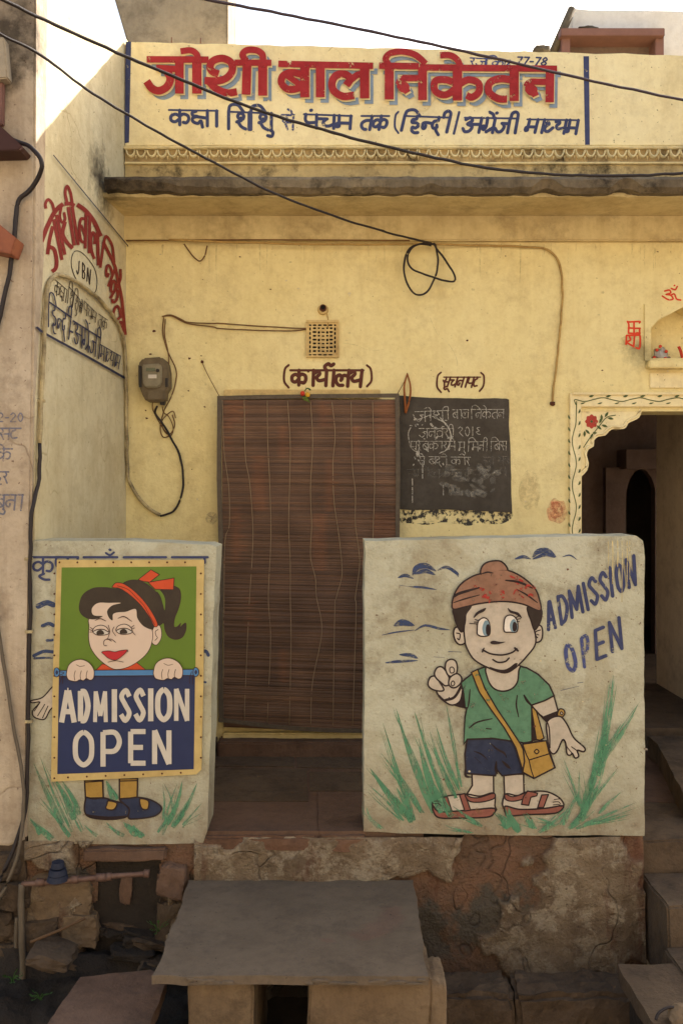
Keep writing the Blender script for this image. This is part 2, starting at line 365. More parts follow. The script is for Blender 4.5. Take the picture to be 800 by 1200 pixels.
M['pvc'] = flat('old_pipe', lin(104, 92, 76), .6, .5, 20, .3)
M['bluecap'] = flat('dull_blue_plastic', lin(44, 48, 64), .7, .6, 20, .2)
M['awning'] = flat('dark_brown_sheet_metal', lin(66, 36, 30), .6, .4, 12, .2)
M['orange_sheet'] = flat('orange_brown_sheet_metal', lin(150, 88, 60), .6, .5, 12, .2, second=lin(96, 56, 42))
M['frame'] = flat('red_brown_timber', lin(128, 92, 82), .7, .4, 12, .2)
M['leaf'] = flat('leaf_green', lin(58, 92, 34), .6, .4, 20, .1)
M['leafdry'] = flat('dried_leaf', lin(150, 88, 44), .8, .4, 30, .3)
M['chili'] = flat('green_chili', lin(92, 110, 30), .4, .2, 30, .1)
M['lemon'] = flat('yellow_lemon', lin(214, 164, 44), .5, .2, 30, .1)
M['redcloth'] = flat('red_charm', lin(196, 58, 36), .6, .2, 30, .1)
M['foil'] = flat('silver_foil', lin(200, 194, 184), .28, .3, 80, 1.0, metal=.9)
M['stick'] = flat('dry_wood', lin(96, 72, 50), .9, .4, 30, .3)
def bamboo_mat():
    q = NB('bamboo_strips'); a = q.n("ShaderNodeAttribute", attribute_name='tone').outputs['Color']
    c = q.mix(q.mul(q.ramp(q.noise(30, 5, .7, stretch=(1, 1, 6)), .4, .75), .3), a, lin(44, 28, 20))
    return q.done(c, .75, q.noise(200, 3), .2, .002)
M['bamboo'] = bamboo_mat()

# ------------------------------------------------------------------ flat paint: strokes and filled shapes on a plane
class Paint:
    def __init__(s, plane, base=.0015, step=.00012):
        s.pl, s.base, s.step, s.k = plane, base, step, 0
        s.vs, s.fs, s.mi, s.mats = [], [], [], []
        s.m = 1.0
    def _m(s, m):
        m = M[m]
        if m not in s.mats: s.mats.append(m)
        return s.mats.index(m)
    def _add(s, pts, faces, m, fr=None):
        off = s.base+s.k*s.step; s.k += 1; n = len(s.vs); mi = s._m(m)
        s.vs += [s.pl.p3(s.pl.hit(*p), off+(fr[i]*s.step*.85 if fr else 0)) for i, p in enumerate(pts)]
        for f in faces: s.fs.append(tuple(i+n for i in f)); s.mi.append(mi)
    def uv(s, pts): return [Vector(p) for p in pts]
    def fill(s, pts, m, smooth=True, n=5, closed_metric=False):
        P = s.uv(pts) if not closed_metric else [Vector(p) for p in pts]
        if smooth: P = cat(P, n, True)
        s._add(P, tessellate_polygon([[Vector((p[0], p[1], 0)) for p in P]]), m)
    def ribbon(s, P, w0, m, w1=None, taper=None, cap=True):
        P = [p for i, p in enumerate(P) if i == 0 or (p-P[i-1]).length > 1e-6]; n = len(P)
        if n < 2: return
        w1 = w0 if w1 is None else w1; L, R, T = [], [], []
        for i in range(n):
            a = (P[i]-P[i-1]).normalized() if i else None; b = (P[i+1]-P[i]).normalized() if i < n-1 else None
            t = a if b is None else b if a is None else ((a+b).normalized() if (a+b).length > .1 else b)
            q = 1.0
            if a is not None and b is not None: q = 1/max(.55, abs(t.dot(b)))
            f = i/(n-1); w = w0+(w1-w0)*f
            if taper: w *= max(.04, taper(f))
            nn = Vector((-t.y, t.x))*w/2*q; L.append(P[i]+nn); R.append(P[i]-nn); T.append((t, w))
        fr = [i/(n-1) for i in range(n)]*2
        pts = L+R; fs = [(i, i+1, n+i+1, n+i) for i in range(n-1)]
        if cap:
            for c, sg, (t, w) in ((0, -1, T[0]), (n-1, 1, T[-1])):
                k = len(pts); nn = Vector((-t.y, t.x)); ring = [c]
                for j in range(1, 5):
                    an = math.pi*j/5; pts.append(P[c]+(nn*math.cos(an)+t*sg*math.sin(an))*w/2); fr.append(c/(n-1)); ring.append(k+j-1)
                ring.append(n+c); fs.append(tuple(ring))
        s._add(pts, fs, m, fr)
    def line(s, pts, w, m, smooth=True, w1=None, taper=None, n=5, cap=True):
        P = s.uv(pts)
        if smooth: P = cat(P, n)
        s.ribbon(P, w*s.m, m, None if w1 is None else w1*s.m, taper, cap)
    def outline(s, pts, fillm, w, linem, smooth=True):
        s.fill(pts, fillm, smooth)
        P = s.uv(pts); P = cat(P, 5, True) if smooth else P
        s.ribbon(P+[P[0]], w*s.m, linem)
    def make(s, name, parent, label=None):
        o = mesh(name, s.vs, s.fs, s.mats, parent, mi=s.mi)
        return tag(o, label)

def at(ps, ox, oy, sc): return [(ox+x/sc, oy+y/sc) for x, y in ps]
# stroke alphabet: ('l' straight | 'c' curved, points); y 0 baseline, 1 headline
ST = ('l', [(1, 1), (1, 0)])
G = {
 'j': (.95, [ST, ('c', [(.98, .62), (.6, .64), (.45, .64)]), ('c', [(.5, .64), (.66, .42), (.52, .12), (.24, .06), (0, .3)])]),
 'sh': (1.0, [ST, ('c', [(.42, .66), (.26, .62), (.14, .74), (.24, .9), (.46, .92), (.6, .76), (.46, .54), (.06, .42)]), ('c', [(.16, .44), (.4, .16), (.74, .02)])]),
 'b': (.75, [ST, ('c', [(1, .66), (.6, .74), (.2, .64), (.06, .42), (.25, .18), (.6, .14), (1, .26)]), ('l', [(.3, .62), (.85, .26)])]),
 'l': (1.0, [ST, ('c', [(.62, .05), (.3, .06), (.08, .3), (.1, .58), (.34, .7), (.52, .5), (.45, .36)]), ('c', [(.48, .5), (.66, .68), (1, .6)])]),
 'n': (.75, [ST, ('c', [(1, .62), (.5, .66), (.16, .58), (.06, .38), (.22, .2), (.45, .22), (.5, .4)])]),
 'nh': (.6, [('c', [(1.15, .56), (.6, .6), (.16, .56), (.06, .38), (.22, .2), (.45, .22), (.5, .4)])]),
 'k': (1.15, [('l', [(.52, 1), (.52, 0)]), ('c', [(.52, .58), (.3, .72), (.08, .58), (.08, .3), (.28, .2), (.52, .42)]),
              ('c', [(.52, .58), (.7, .74), (.93, .64), (.98, .38), (.86, .16), (.7, .18)])]),
 't': (.8, [ST, ('c', [(1, .66), (.5, .66), (.16, .5), (.14, .24), (.4, .04), (.62, .02)])]),
 'p': (.7, [ST, ('c', [(.1, 1), (.06, .6), (.3, .4), (1, .42)])]),
 'c': (.9, [ST, ('l', [(0, .7), (.55, .7)]), ('c', [(.5, .7), (.3, .45), (.4, .2), (.7, .18), (1, .34)])]),
 'm': (.85, [ST, ('l', [(.2, 1), (.2, .35)]), ('c', [(1, .42), (.3, .42), (.02, .34), (.04, .14), (.22, .18), (.2, .4)])]),
 'h': (.75, [('c', [(.5, 1), (.5, .82), (.15, .76), (.15, .58), (.6, .55), (.85, .4), (.6, .2), (.3, .25), (.3, .02), (.6, -.12), (.95, -.1)])]),
 'd': (.7, [('c', [(.6, 1), (.58, .76), (.2, .7), (.06, .46), (.25, .24), (.6, .3), (.55, .46)]), ('c', [(.5, .28), (.62, .05), (.95, -.2)])]),
 'a': (1.2, [ST, ('c', [(.05, .86), (.3, 1), (.46, .8), (.22, .56), (.52, .4), (.42, .1), (.15, .04), (0, .25)]), ('l', [(.3, .55), (1, .55)])]),
 'gr': (.85, [ST, ('c', [(.35, 1), (.36, .42), (.2, .2), (.04, .32), (.12, .45), (.34, .4)]), ('l', [(1, .36), (.45, .04)])]),
 'g': (.7, [ST, ('c', [(.35, 1), (.36, .42), (.2, .2), (.04, .32), (.12, .45), (.34, .4)])]),
 'v': (.75, [ST, ('c', [(1, .66), (.6, .74), (.2, .64), (.06, .42), (.25, .18), (.6, .14), (1, .26)])]),
 'y': (.85, [ST, ('c', [(.02, .84), (.26, .95), (.4, .76), (.16, .54), (.36, .32), (1, .42)])]),
 'dh': (.7, [('c', [(.14, .72), (.32, .8), (.44, .66), (.2, .54), (.06, .36), (.2, .14), (.55, .12), (1, .4)])]),
 's': (.9, [ST, ('c', [(.35, 1), (.44, .72), (.2, .56), (.1, .62), (.35, .4), (.55, .02)]), ('l', [(.3, .5), (1, .5)])]),
 'r': (.55, [('c', [(.5, 1), (.7, .74), (.4, .54), (.2, .6), (.45, .4), (.8, 0)])]),
 'ksh': (.95, [ST, ('c', [(.3, .95), (.06, .84), (.12, .64), (.38, .6), (.1, .5), (.1, .26), (.4, .14), (.6, .3), (.7, -.1)]), ('l', [(.38, .58), (1, .5)])]),
 'T': (.7, [('c', [(.5, 1), (.5, .84), (.16, .72), (.06, .4), (.3, .12), (.8, .16)])]),
 'aa': (.42, [ST]), 'i': (.42, [('l', [(.0, 1), (.0, 0)]), ('c', [(.0, 1), (.3, 1.36), (1.6, 1.42), (2.7, 1.02)])]),
 'ii': (.42, [ST, ('c', [(-.15, 1), (-.1, 1.3), (.45, 1.44), (.95, 1.3), (1, 1)])]),
 'o': (.42, [ST, ('c', [(1, 1), (.85, 1.26), (.2, 1.4), (-.35, 1.28)])]),
 'e': (0, [('c', [(-.1, 1), (-.22, 1.26), (-.5, 1.4)])]),
 'ek': (0, [('c', [(-.55, 1), (-.66, 1.26), (-.95, 1.4)])]),
 'u': (0, [('c', [(-.05, 0), (.12, -.12), (.02, -.34), (-.28, -.32)])]),
 'uu': (0, [('c', [(-.1, .02), (-.4, -.12), (-.2, -.3), (.1, -.22), (.45, -.5)])]),
 'reph': (0, [('c', [(-.05, 1), (-.15, 1.25), (.1, 1.42), (.3, 1.3), (.5, 1.4)])]),
 'dot': (0, [('l', [(-.35, 1.3), (-.3, 1.32)])]), 'dotr': (0, [('l', [(.02, 1.34), (.06, 1.36)])]),
 'ri': (0, [('c', [(-.5, .0), (-.75, -.15), (-.5, -.34), (-.2, -.36)])]),
 ' ': (.4, []), '/': (.5, [('l', [(.2, -.15), (.8, 1.25)])]), '-': (.4, [('l', [(.1, .45), (.9, .45)])]),
 '(': (.35, [('c', [(.9, 1.3), (.35, 1.0), (.25, .2), (.9, -.25)])]),
 ')': (.35, [('c', [(.1, 1.3), (.65, 1.0), (.75, .2), (.1, -.25)])]),
 'A': (.8, [('l', [(0, 0), (.45, 1), (.55, 1), (1, 0)]), ('l', [(.2, .34), (.8, .34)])]),
 'D': (.75, [('l', [(.08, 0), (.08, 1)]), ('c', [(.08, .98), (.6, .94), (.96, .5), (.6, .06), (.08, .02)])]),
 'M': (1.0, [('l', [(.04, 0), (.1, 1), (.5, .2), (.9, 1), (.96, 0)])]),
 'I': (.3, [('l', [(.5, 0), (.5, 1)])]),
 'S': (.75, [('c', [(.92, .8), (.55, 1), (.12, .8), (.5, .52), (.9, .24), (.5, 0), (.05, .2)])]),
 'O': (.8, [('o', [(.5, 1), (.12, .82), (.04, .5), (.12, .18), (.5, 0), (.88, .18), (.96, .5), (.88, .82)])]),
 'P': (.7, [('l', [(.08, 0), (.08, 1)]), ('c', [(.08, .98), (.7, .98), (.95, .72), (.7, .46), (.08, .44)])]),
 'E': (.65, [('l', [(.95, 1), (.08, 1), (.08, 0), (.95, 0)]), ('l', [(.08, .5), (.8, .5)])]),
 'N': (.8, [('l', [(.06, 0), (.06, 1), (.94, 0), (.94, 1)])]),
 'J': (.6, [('c', [(.8, 1), (.8, .3), (.5, 0), (.1, .2)])]),
 'B': (.7, [('l', [(.1, 0), (.1, 1)]), ('c', [(.1, 1), (.8, .9), (.7, .56), (.1, .52)]), ('c', [(.1, .52), (.95, .4), (.8, .05), (.1, 0)])]),
 '7': (.6, [('l', [(.05, 1), (.9, 1), (.4, 0)])]),
 '8': (.6, [('c', [(.5, .52), (.15, .75), (.5, 1), (.85, .75), (.5, .52), (.08, .25), (.5, 0), (.92, .25), (.5, .52)])]),
 '2': (.6, [('c', [(.1, .8), (.5, 1), (.85, .7), (.4, .3), (.05, 0)]), ('l', [(.05, 0), (.9, 0)])]),
 '0': (.6, [('o', [(.5, 1), (.1, .5), (.5, 0), (.9, .5)])]), '1': (.3, [('l', [(.5, 1), (.5, 0)])]),
 'd2': (.6, [('c', [(.1, .85), (.5, 1), (.8, .75), (.4, .5), (.3, .4), (.6, .2), (.95, 0)])]),
 'd8': (.6, [('c', [(.8, .95), (.3, .85), (.7, .55), (.2, .45), (.5, .2), (.9, .15)])]),
}
def word(ps, toks, top, bot, w, m, head=True, hw=None, gap=.13, jitter=0, cap=True, hover=.06):
    """letters laid between two rails (photo positions); strokes keep one brush width on the wall itself"""
    toks = toks.split() if isinstance(toks, str) else toks
    x, items = 0.0, []
    for t in toks:
        t = ' ' if t == '_' else t
        wd, st = G[t]
        if wd == 0: items.append((x-gap, 1.0 if t in ('e', 'dot', 'reph', 'uu', 'u', 'ek', 'ri', 'dotr') else wd, st))
        else: items.append((x, wd, st)); x += wd+gap
    tot = x-gap
    def rail(r, t):
        r = [Vector(p) for p in r]; L = [(r[i+1]-r[i]).length for i in range(len(r)-1)]; s = t*sum(L)
        for i, l in enumerate(L):
            if s <= l or i == len(L)-1: return r[i].lerp(r[i+1], s/l)
            s -= l
    def mp(gx, gy):
        t = gx/tot; b = rail(bot, t); a = rail(top, t); return b+(a-b)*gy
    if head:
        n = 14; segs, cur = [], None; x = 0
        for t in toks:
            wd = G[' ' if t == '_' else t][0]
            if t in ('_', '/', '-', '(', ')'): 
                if cur: segs.append(cur); cur = None
                x += wd+gap; continue
            if wd: cur = [x, x+wd] if cur is None else [cur[0], x+wd]; x += wd+gap
        if cur: segs.append(cur)
        for a, b in segs:
            P = [mp(a-.05+(b-a+.05+hover)*i/n, 1) for i in range(n+1)]
            ps.ribbon(P, (hw or w)*ps.m, m, cap=cap)
    for x0, wd, st in items:
        for ty, pts in st:
            P = [mp(x0+px*wd, py) for px, py in pts]
            if jitter: P = [p+Vector((random.uniform(-jitter, jitter), random.uniform(-jitter, jitter))) for p in P]
            if ty == 'o': P = cat(P, 6, True); ps.ribbon(P+[P[0]], w, m, cap=False)
            elif ty == 'c': P = cat(P, 6); ps.ribbon(P, w, m, cap=cap)
            elif len(P) == 2: ps.ribbon(P, w, m, cap=cap)
            else:
                for q in range(len(P)-1): ps.ribbon([P[q], P[q+1]], w, m, cap=cap)

#################################################################### SETTING
ground_z = -.95
bm = bmesh.new(); bmesh.ops.create_grid(bm, x_segments=1, y_segments=1, size=120)
for v in bm.verts: v.co.z = ground_z
tag(bmo('ground', bm, M['ground']), kind='structure')

# ---- the school building
XR = 3.6
school = empty('school_building', (0, 0, 0), 'yellow single storey school building with painted Hindi sign band and scalloped arch doorway', 'building')
zt = lambda py, Y=0.0: W(0, py, Y).z
xt = lambda px, Y=0.0: W(px, 0, Y).x
XL = xt(148)
NX0, NX1, NZ0 = xt(761), xt(761)+.36, zt(420)
niche = [(NX0, NZ0), (NX1, NZ0), (NX1, zt(385))] + [(NX1-.36*t, z) for t, z in ((.12, zt(375)), (.3, zt(368)), (.5, zt(360)), (.7, zt(368)), (.88, zt(375)))] + [(NX0, zt(385))]
ax0, ax1, az1 = xt(681), xt(681)+1.0, zt(482)
wall = prism('wall', [(XL-.2, -.1), (ax0, -.1), (ax0, az1), (ax1, az1), (ax1, -.1), (XR, -.1), (XR, zt(240)), (XL-.2, zt(240))], 'y', 0, .26, M['wall'], school, holes=[niche])
box('niche_back', (NX0-.02, NX1+.02, .13, .16, NZ0-.02, zt(358)), M['wall'], wall)
# raised niche surround and its sill
nx0, nx1 = xt(754), NX1+.03
prism('niche_surround', [(nx0, zt(423)), (nx1, zt(423)), (nx1, zt(357)), (nx0, zt(357))], 'y', -.012, .001, M['wall'], wall, holes=[[(x, z) for x, z in niche]])
box('niche_sill', (nx0+.005, nx1, -.07, .002, zt(433), zt(424)), M['wall'], wall, bev=.006)
box('name_slab', (xt(760), nx1+.05, -.012, .002, zt(455), zt(437)), M['sign'], wall, bev=.003)
# beam under the ledge
YB = -.035
box('beam', (XL-.2, XR, YB, .05, W(0, 282, YB).z, 2.90), M['soffit'], school, bev=.006)
# cast ledge with a chipped edge
def ledge():
    Yf = -.44; x0, x1 = xt(122, Yf), XR; zb, z1 = W(0, 224, Yf).z, W(0, 205.5, Yf).z
    n, bm = 260, bmesh.new(); prof = []
    for i in range(n+1):
        x = x0+(x1-x0)*i/n
        a = noise.noise(Vector((x*9, 0, 1)))*.012+noise.noise(Vector((x*31, 0, 2)))*.006
        nib = max(0, noise.noise(Vector((x*5, 3, 4)))-.12)*.11 + (max(0, 1-abs(x-x0-.18)/.3)*.035)
        b = noise.noise(Vector((x*14, 7, 1)))*.008
        prof.append([(x, .05, zb+.012), (x, Yf+.16, zb+.006+b*.4), (x, Yf+.03+a, zb-.002+b+nib*.5), (x, Yf+a, zb+.02+b+nib), (x, Yf+a*.7, z1-.02), (x, Yf+.02+a*.5, z1+b*.5), (x, .05, z1+.02)])
    vs = [[bm.verts.new(p) for p in pr] for pr in prof]
    for i in range(n):
        for j in range(6): bm.faces.new((vs[i][j], vs[i+1][j], vs[i+1][j+1], vs[i][j+1]))
    bm.faces.new(vs[0]); bm.faces.new(vs[-1][::-1])
    return bmo('ledge', bm, M['ledge'], school)
ledge()
Yf = -.44
# yellow washed underside skin a few mm below the concrete slab
prism('soffit', rough_loop([(XL-.12, -.035), (XL-.12, -.36), (XR, -.36), (XR, -.035)], .05, .02, 3), 'z', W(0, 224, Yf).z-.004, W(0, 224, Yf).z+.02, M['soffit'], school)
# parapet carrying the sign
PT = lambda px: 50+(px-155)*(66-50)/645.0
PY = -.03
top = []
for i in range(60):
    px = 148+i*(1130-148)/59
    py = PT(px)-1+noise.noise(Vector((px*.05, 0, 0)))*1.6+noise.noise(Vector((px*.2, 3, 0)))*.9
    p = W(px, py, PY); top.append((p.x, p.z))
par = prism('parapet', [(XL, 2.9), (XR, 2.9)]+[t for t in top[::-1] if t[0] < XR], 'y', PY, .22, M['sign'], school)
# cornice mouldings and scallops
for (a, b, pr) in ((173.5, 176, .03), (191, 193.4, .022), (170.5, 172, .014)):
    box('cornice_moulding', (XL, XR, PY-pr, PY+.002, W(0, b, PY).z, W(0, a, PY).z), M['cornice'], par, bev=.004, jit=.003)
sc_me = None
n_sc = 70; pitch = 12.2*(DC+PY)/F
z0 = W(0, 177, PY).z
def scallop_mesh():
    bm = bmesh.new(); segs = 10; r0, r1 = pitch*.5, pitch*.24
    ring = []
    for i in range(segs+1):
        an = math.pi*i/segs; c, s_ = math.cos(an), -math.sin(an)*1.55
        ring.append([bm.verts.new((r0*c, 0, r0*s_)), bm.verts.new((r0*.92*c, -.026, r0*.92*s_)), bm.verts.new((r0*.74*c, -.024, r0*.74*s_)), bm.verts.new((r0*.66*c, 0, r0*.66*s_))])
    for i in range(segs):
        for j in range(3): bm.faces.new((ring[i][j], ring[i+1][j], ring[i+1][j+1], ring[i][j+1]))
    bd = [bm.verts.new((pitch*.5+x, y, z)) for x, y, z in ((0, -.016, -pitch*.75), (.009, 0, -pitch*.35), (-.009, 0, -pitch*.35), (0, 0, -pitch*1.02))]
    bm.faces.new((bd[0], bd[1], bd[2])); bm.faces.new((bd[0], bd[2], bd[3])); bm.faces.new((bd[0], bd[3], bd[1]))
    bmesh.ops.recalc_face_normals(bm, faces=bm.faces)
    me = bpy.data.meshes.new('scallop'); bm.to_mesh(me); bm.free(); me.materials.append(M['cornice'])
    me.polygons.foreach_set('use_smooth', [True]*len(me.polygons)); return me
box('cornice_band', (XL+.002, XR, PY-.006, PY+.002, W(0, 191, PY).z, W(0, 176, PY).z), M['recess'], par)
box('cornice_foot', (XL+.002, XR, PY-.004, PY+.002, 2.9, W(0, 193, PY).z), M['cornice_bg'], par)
sme = scallop_mesh()
for i in range(n_sc):
    x = XL+pitch*.6+i*pitch
    if x > XR-.05: break
    o = bpy.data.objects.new('scallop', sme); COL.objects.link(o); o.parent = par; o.location = (x, PY-.001, z0)
    o.rotation_euler = (0, random.uniform(-.05, .05), 0); s_ = random.uniform(.92, 1.05); o.scale = (s_, random.uniform(.75, 1.15), s_*random.uniform(.95, 1.04))

# sign lettering
pp = front(PY)
sA = lambda p: at(p, 160, 45, 4.706)
sB = lambda p: at(p, 320, 45, 4.706)
sC = lambda p: at(p, 480, 45, 3.636)
SIGN = [(sA, 0, 7.6, [(60, 123), (400, 125)]), (sA, 0, 10.2, [(240, 122), (240, 312)]), (sA, 0, 7.5, [(240, 178), (112, 170)]), (sA, 1, 9, [(168, 185), (190, 228), (172, 274), (128, 296), (88, 282), (60, 244)]),
        (sA, 0, 11, [(336, 122), (336, 312)]), (sA, 1, 7.2, [(345, 132), (335, 96), (302, 74), (246, 80)]),
        (sA, 1, 8.6, [(455, 205), (422, 192), (408, 165), (425, 132), (475, 118), (522, 140), (530, 185), (500, 225), (450, 242), (378, 240)]), (sA, 1, 8.6, [(398, 240), (440, 284), (500, 308), (556, 302)]),
        (sA, 0, 7.2, [(543, 142), (745, 143)]), (sA, 0, 10.4, [(612, 125), (606, 318)]), (sA, 0, 10.6, [(697, 125), (697, 324)]), (sA, 1, 7.6, [(606, 132), (586, 100), (610, 74), (660, 74), (694, 96), (699, 132)]),
        (sB, 0, 7.6, [(30, 149), (550, 160)]), (sB, 0, 10.6, [(175, 148), (175, 333)]), (sB, 1, 8.2, [(172, 214), (110, 196), (58, 212), (46, 252), (76, 286), (122, 288), (172, 268)]), (sB, 0, 7.0, [(70, 208), (160, 272)]),
        (sB, 0, 10.4, [(260, 150), (260, 333)]), (sB, 0, 11, [(503, 156), (503, 339)]), (sB, 1, 8.8, [(446, 322), (386, 328), (336, 300), (324, 255), (346, 214), (392, 206), (424, 232), (402, 268)]), (sB, 1, 7.4, [(402, 266), (436, 232), (470, 208), (503, 222)]),
        (sB, 0, 10.6, [(638, 155), (638, 345)]), (sB, 0, 7.6, [(582, 160), (800, 163)]), (sC, 0, 7.6, [(40, 131), (622, 137)]), (sB, 1, 7.4, [(636, 158), (618, 122), (645, 92), (705, 82), (765, 94), (800, 114), (838, 150)]),
        (sC, 0, 10.4, [(52, 130), (52, 270)]), (sC, 0, 7.4, [(52, 177), (-34, 177)]), (sC, 1, 7, [(-20, 178), (-42, 184), (-52, 204)]), (sC, 1, 13, [(-34, 210), (-26, 216)]), (sC, 0, 6, [(-28, 236), (-4, 222)]),
        (sC, 0, 11, [(200, 130), (200, 272)]), (sC, 1, 8.2, [(200, 202), (150, 184), (106, 190), (106, 232), (150, 248), (200, 216)]), (sC, 1, 8.2, [(200, 208), (246, 184), (288, 198), (290, 236), (262, 258), (238, 250)]),
        (sC, 1, 7.4, [(214, 132), (198, 98), (168, 80), (126, 80)]), (sC, 0, 10.8, [(440, 134), (440, 274)]), (sC, 1, 8.6, [(440, 186), (380, 180), (336, 198), (334, 238), (372, 264), (410, 266)]),
        (sC, 0, 10, [(592, 136), (590, 280)]), (sC, 0, 7.4, [(592, 194), (506, 192)]), (sC, 1, 7, [(520, 192), (500, 198), (490, 214)]), (sC, 1, 13, [(508, 224), (516, 230)]), (sC, 0, 6, [(514, 250), (540, 238)])]
def sign_line(m, dx, dy, base, dw):
    ps = Paint(pp, base, .0002)
    for f, sm, w_, pts in SIGN:
        P = [(x+dx, y+dy) for x, y in f(pts)]; ps.line(P, w_+dw, m, bool(sm), cap=w_ > 12)
    return ps
sign_line('shadow_blue', 5.2, 5.0, .0010, -.8).make('lettering_shadow', par)
sign_line('cream', 1.1, 1.1, .0090, .2).make('lettering_margin', par)
sign_line('red', 0, 0, .0170, 0).make('lettering', par)
def one(plane, parent, *a, **k):
    q = Paint(plane); word(q, *a, **k); q.make('painted_word', parent)
one(pp, par, 'k ksh aa', [(199, 129), (254, 130)], [(199, 146), (254, 148)], 3.8, 'navy', hw=2.3)
one(pp, par, 'i sh i sh u', [(268, 131), (318, 133)], [(268, 151), (318, 153)], 3.8, 'navy', hw=2.3)
one(pp, par, 's e', [(331, 135), (344, 135)], [(329, 152), (343, 152)], 2.6, 'navyfade')
one(pp, par, 'p dot c m', [(357, 134), (411, 136)], [(357, 150), (410, 151)], 3.8, 'navy', hw=2.3)
one(pp, par, 't k', [(424, 136), (455, 136)], [(421, 152), (452, 152)], 3.8, 'navy', hw=2.3)
one(pp, par, '(', [(461, 136), (467, 136)], [(461, 152), (467, 152)], 2.4, 'navy', head=False)
one(pp, par, 'i h nh d ii', [(474, 136), (527, 138)], [(470, 153), (523, 155)], 3.8, 'navy', hw=2.3)
one(pp, par, '/', [(531, 136), (539, 136)], [(530, 154), (538, 154)], 2.8, 'navy', head=False)
one(pp, par, 'a gr e dotr j ii', [(545, 138), (606, 139)], [(541, 155), (603, 156)], 3.8, 'navy', hw=2.3)
one(pp, par, 'm aa dh y m', [(618, 140), (677, 141)], [(614, 155), (674, 157)], 3.7, 'navy', hw=2.2)
one(pp, par, 'r j i k', [(551, 68), (590, 70)], [(549, 77), (588, 79)], 1.6, 'navyfade')
one(pp, par, '1 8', [(591, 70), (599, 70)], [(589, 79), (597, 79)], 1.6, 'navyfade', head=False)
one(pp, par, '7 7 - 7 8', [(606, 67), (642, 68)], [(603, 76), (639, 77)], 1.9, 'navy', head=False)
ps = Paint(pp); ps2 = Paint(pp)
ps.fill([(147.5, 49), (154, 49), (151.5, 167), (146.5, 168)], 'navy', False)
ps2.fill([(683, 66), (689.5, 66), (690.5, 173), (685, 174)], 'navy', False)
ps.make('blue_border_stripe', par); ps2.make('blue_border_stripe', par)
# a few bare iron stubs on the parapet
for px in (201, 235):
    p = W(px, PT(px)-1, PY+.05); tube('iron_stub', [p, p+Vector((.002, 0, .03))], .003, M['rust'], par)

# wall lettering
wp = front(0)
ps = Paint(wp)
word(ps, 'k aa y reph aa l y', [(341, 434), (424, 434)], [(341, 451), (422, 453)], 4.2, 'brown', hw=2.8, hover=.1)
word(ps, '(', [(331, 433), (339, 433)], [(331, 450), (339, 450)], 2.6, 'brown', head=False)
word(ps, ')', [(429, 433), (437, 433)], [(429, 449), (437, 449)], 2.6, 'brown', head=False)
ps.make('office_lettering', wall)
ps = Paint(wp)
word(ps, 's uu c n aa p T', [(520, 442), (562, 442)], [(516, 453), (559, 454)], 2.1, 'brown', hw=1.6)
word(ps, '(', [(510, 441), (517, 441)], [(510, 456), (517, 456)], 2.1, 'brown', head=False)
word(ps, ')', [(562, 441), (569, 441)], [(561, 455), (567, 455)], 2.1, 'brown', head=False)
ps.make('noticeboard_lettering', wall)
ps = Paint(wp)
t8 = lambda p: at(p, 640, 340, 4.2875)
for s_ in ([(405, 158), (415, 160), (465, 158), (465, 165)], [(405, 158), (412, 175), (410, 215)], [(410, 190), (440, 192), (468, 192)], [(438, 160), (438, 215)], [(410, 216), (440, 218), (468, 216)], [(466, 192), (466, 222)],
           [(400, 228), (465, 226)], [(412, 228), (420, 250), (402, 262), (430, 280)], [(440, 230), (436, 285)], [(436, 225), (455, 215), (468, 232), (466, 290), (448, 290)], [(400, 232), (398, 272)]):
    ps.line(t8(s_), 2.1, 'redlight')
ps.make('auspicious_mark', wall)
ps = Paint(wp)
for s_ in ([(592, 5), (615, 0), (622, 14), (600, 22), (622, 26), (634, 44), (610, 48), (580, 30)], [(622, 26), (640, 20), (652, 45), (672, 50)], [(625, -8), (645, -2), (655, -18)], [(640, -22), (642, -24)]):
    ps.line(t8(s_), 1.9, 'redlight')
ps.make('om_mark', wall)
ps = Paint(wp)
def blob(x, y, rx_, ry_, sd_): return [(x+math.cos(a_)*rx_*(1+.3*noise.noise(Vector((math.cos(a_)*2, math.sin(a_)*2, sd_)))), y+math.sin(a_)*ry_*(1+.3*noise.noise(Vector((math.cos(a_)*2, math.sin(a_)*2, sd_+9))))) for a_ in [i*math.tau/14 for i in range(14)]]
ps.fill(blob(652, 599, 12, 14, 1), 'faintred'); ps.fill(blob(651, 598, 8, 10, 2), 'faintred'); ps.make('red_smear', wall)
ps = Paint(wp); ps.fill(blob(248, 607, 7, 7, 3), 'chalkfaint'); ps.line([(243, 603), (248, 606), (252, 603), (247, 611)], .8, 'faintred'); ps.make('white_smear', wall)
ps = Paint(wp); ps.fill(blob(620, 575, 13, 22, 4), 'faintdirt'); ps.make('dirt_patch', wall)
ps = Paint(wp); ps.fill(blob(738, 402, 14, 9, 5), 'faintdirt'); ps.make('dirt_patch', wall)
# pits and nail holes
for px, py, r in ((181, 388, 3), (176, 415, 2.6), (222, 420, 2.5), (236, 417, 1.4), (221, 458, 2), (240, 477, 2), (171, 481, 1.8), (172, 490, 2.5), (225, 550, 1.2), (547, 399, 3), (281, 301, 2), (317, 339, 1.6),
                  (592, 300, 1.2), (770, 295, 2), (705, 434, 2), (361, 436, 2)):
    p = W(px, py, -.001); rr = r*.0026
    bm = bmesh.new(); vv = []
    for k in range(9):
        a = k*math.tau/9; q = rr*random.uniform(.6, 1.3); vv.append(bm.verts.new((p.x+math.cos(a)*q*1.2, -.0012, p.z+math.sin(a)*q*.85)))
    bm.faces.new(vv[::-1]); bmo('wall_pit', bm, M['rust'], wall)

